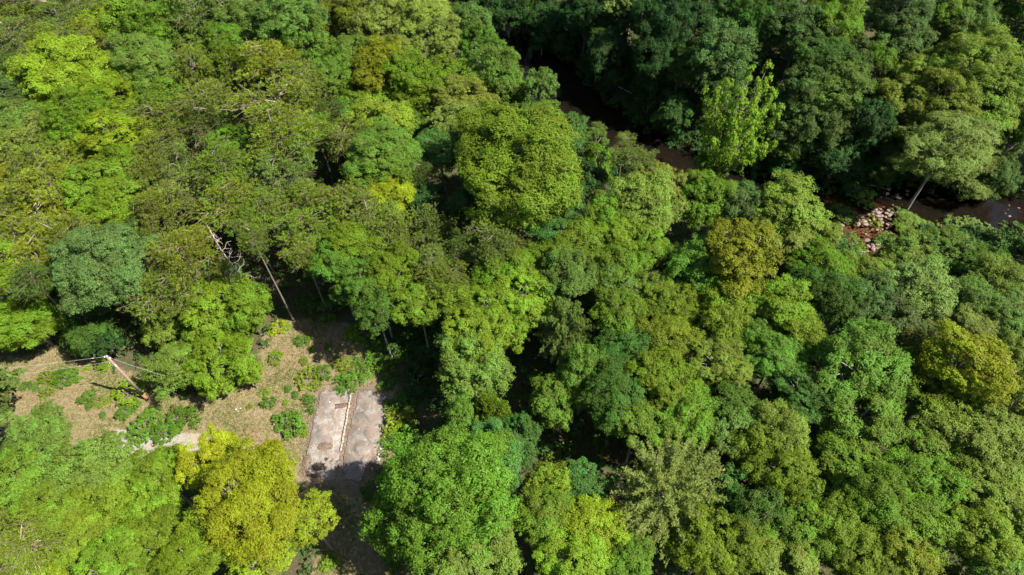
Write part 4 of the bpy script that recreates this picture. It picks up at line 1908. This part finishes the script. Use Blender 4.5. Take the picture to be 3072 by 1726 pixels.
# thicket between the trees, below the canopy
n = 6000
P = np.c_[rng.uniform(-95, 110, n * 2), rng.uniform(0, 170, n * 2)]
cd, cw, _ = seg_dist(P[:, 0], P[:, 1], CR)
keep = (cd - cw > 2.5) & (signed(P[:, 0], P[:, 1], CLR) < -2.0) & (signed(P[:, 0], P[:, 1], BAR) < -2)
P = P[keep][:n]
bc = np.c_[P, ground(P[:, 0], P[:, 1]) + rng.uniform(1.0, 4.8, len(P))]
v, f, lr, bq = leaf_cloud(bc, rng.uniform(0.45, 1.0, len(P)), np.tile([0, 0, 0.3], (len(P), 1)), 8, 8, 0.26, 0.7, 0.4)
o = link('understory_thicket', make_mesh('understory_thicket', v, f, M_LEAF, {'leaf_random': lr, 'bough_random': bq}))
o.color = (0.06, 0.115, 0.022, 1)
tag(o, 'low leafy thicket filling the gaps under the canopy', 'thicket', kind='stuff')

# bushes and vines along the creek banks
n = 2600
k = rng.integers(0, len(pts), n)
sd = rng.choice([-1, 1], n)
off = pts[k, 2] + rng.uniform(-0.4, 6.5, n)
P = pts[k, :2] + nr2[k] * (sd * off)[:, None]
cd, cw, _ = seg_dist(P[:, 0], P[:, 1], CR)
P = P[(cd - cw > -0.6) & (signed(P[:, 0], P[:, 1], BAR) < -0.8)]
bc = np.c_[P, ground(P[:, 0], P[:, 1]) + rng.uniform(0.3, 2.2, len(P))]
v, f, lr, bq = leaf_cloud(bc, rng.uniform(0.4, 0.85, len(P)), np.tile([0, 0, 0.3], (len(P), 1)), 9, 11, 0.22, 0.8, 0.36)
o = link('bank_undergrowth', make_mesh('bank_undergrowth', v, f, M_LEAF, {'leaf_random': lr, 'bough_random': bq}))
o.color = (0.045, 0.100, 0.022, 1)
tag(o, 'tangled bushes and vines along the creek banks', 'undergrowth', kind='stuff')

# the wood goes on outside the frame: one mass of crowns on their trunks
V, F, LR, BQ, TR = [], [], [], [], MB()
nv = 0
tries = 0
cnt = 0
spots = []
while cnt < 170 and tries < 6000:
    tries += 1
    x, y = rng.uniform(-105, 115), rng.uniform(-14, 165)
    u_, v_ = project((x, y, ground1(x, y) + 10))
    if -40 < u_ < W + 40 and -30 < v_ < H_ + 60:
        continue
    if not (-650 < u_ < W + 750 and -420 < v_ < H_ + 700):
        continue
    dd, ww, _s = seg_dist(np.array([x]), np.array([y]), CR)
    if dd[0] < ww[0] + 2:
        continue
    a = rng.uniform(2.6, 4.2)
    if any((x - q[0]) ** 2 + (y - q[1]) ** 2 < (0.72 * (a + q[2])) ** 2 for q in spots):
        continue
    spots.append((x, y, a))
    me = PROTO['thin'][cnt % 4][0]
    co = np.empty(len(me.vertices) * 3, np.float32)
    me.vertices.foreach_get('co', co)
    co = co.reshape(-1, 3)
    th = rng.uniform(0, 6.28)
    c = a * rng.uniform(0.85, 1.2)
    Ht = 9 + a + rng.uniform(-1.5, 2.5)
    g0 = ground1(x, y)
    V.append(np.stack([(co[:, 0] * math.cos(th) - co[:, 1] * math.sin(th)) * a + x, (co[:, 0] * math.sin(th) + co[:, 1] * math.cos(th)) * a + y,
                       co[:, 2] * c + g0 + Ht - c], 1))
    fi = np.empty(len(me.loops), np.int32)
    me.loops.foreach_get('vertex_index', fi)
    F.append(fi.reshape(-1, 3) + nv)
    nv += len(co)
    r1 = np.empty(len(co), np.float32)
    me.attributes['leaf_random'].data.foreach_get('value', r1)
    LR.append(r1)
    me.attributes['bough_random'].data.foreach_get('value', r1)
    BQ.append(np.clip(r1 * 0.4 + rng.uniform(0, 0.6), 0, 1))
    TR.tube([[x, y, g0 - 0.3], [x, y, g0 + Ht - c]], [0.22, 0.1], 6)
    cnt += 1
o = link('surrounding_woods', make_mesh('surrounding_woods', np.concatenate(V), np.concatenate(F), M_LEAF,
                                        {'leaf_random': np.concatenate(LR), 'bough_random': np.concatenate(BQ)}))
o.color = (0.10, 0.155, 0.028, 1)
tag(o, 'broadleaf woods continuing beyond the edges of the view', 'woods', kind='stuff')
tag(link('surrounding_trunks', TR.mesh('surrounding_trunks', M_BARK)), 'trunks of the woods beyond the edges of the view', 'trunks', kind='stuff')

write_labels()
print('trees', len(rows), 'objects', len(bpy.data.objects), 'tris',
      sum(sum(len(p.vertices) - 2 for p in m.polygons) if len(m.polygons) < 100 else len(m.loops) - 2 * len(m.polygons) for m in bpy.data.meshes))
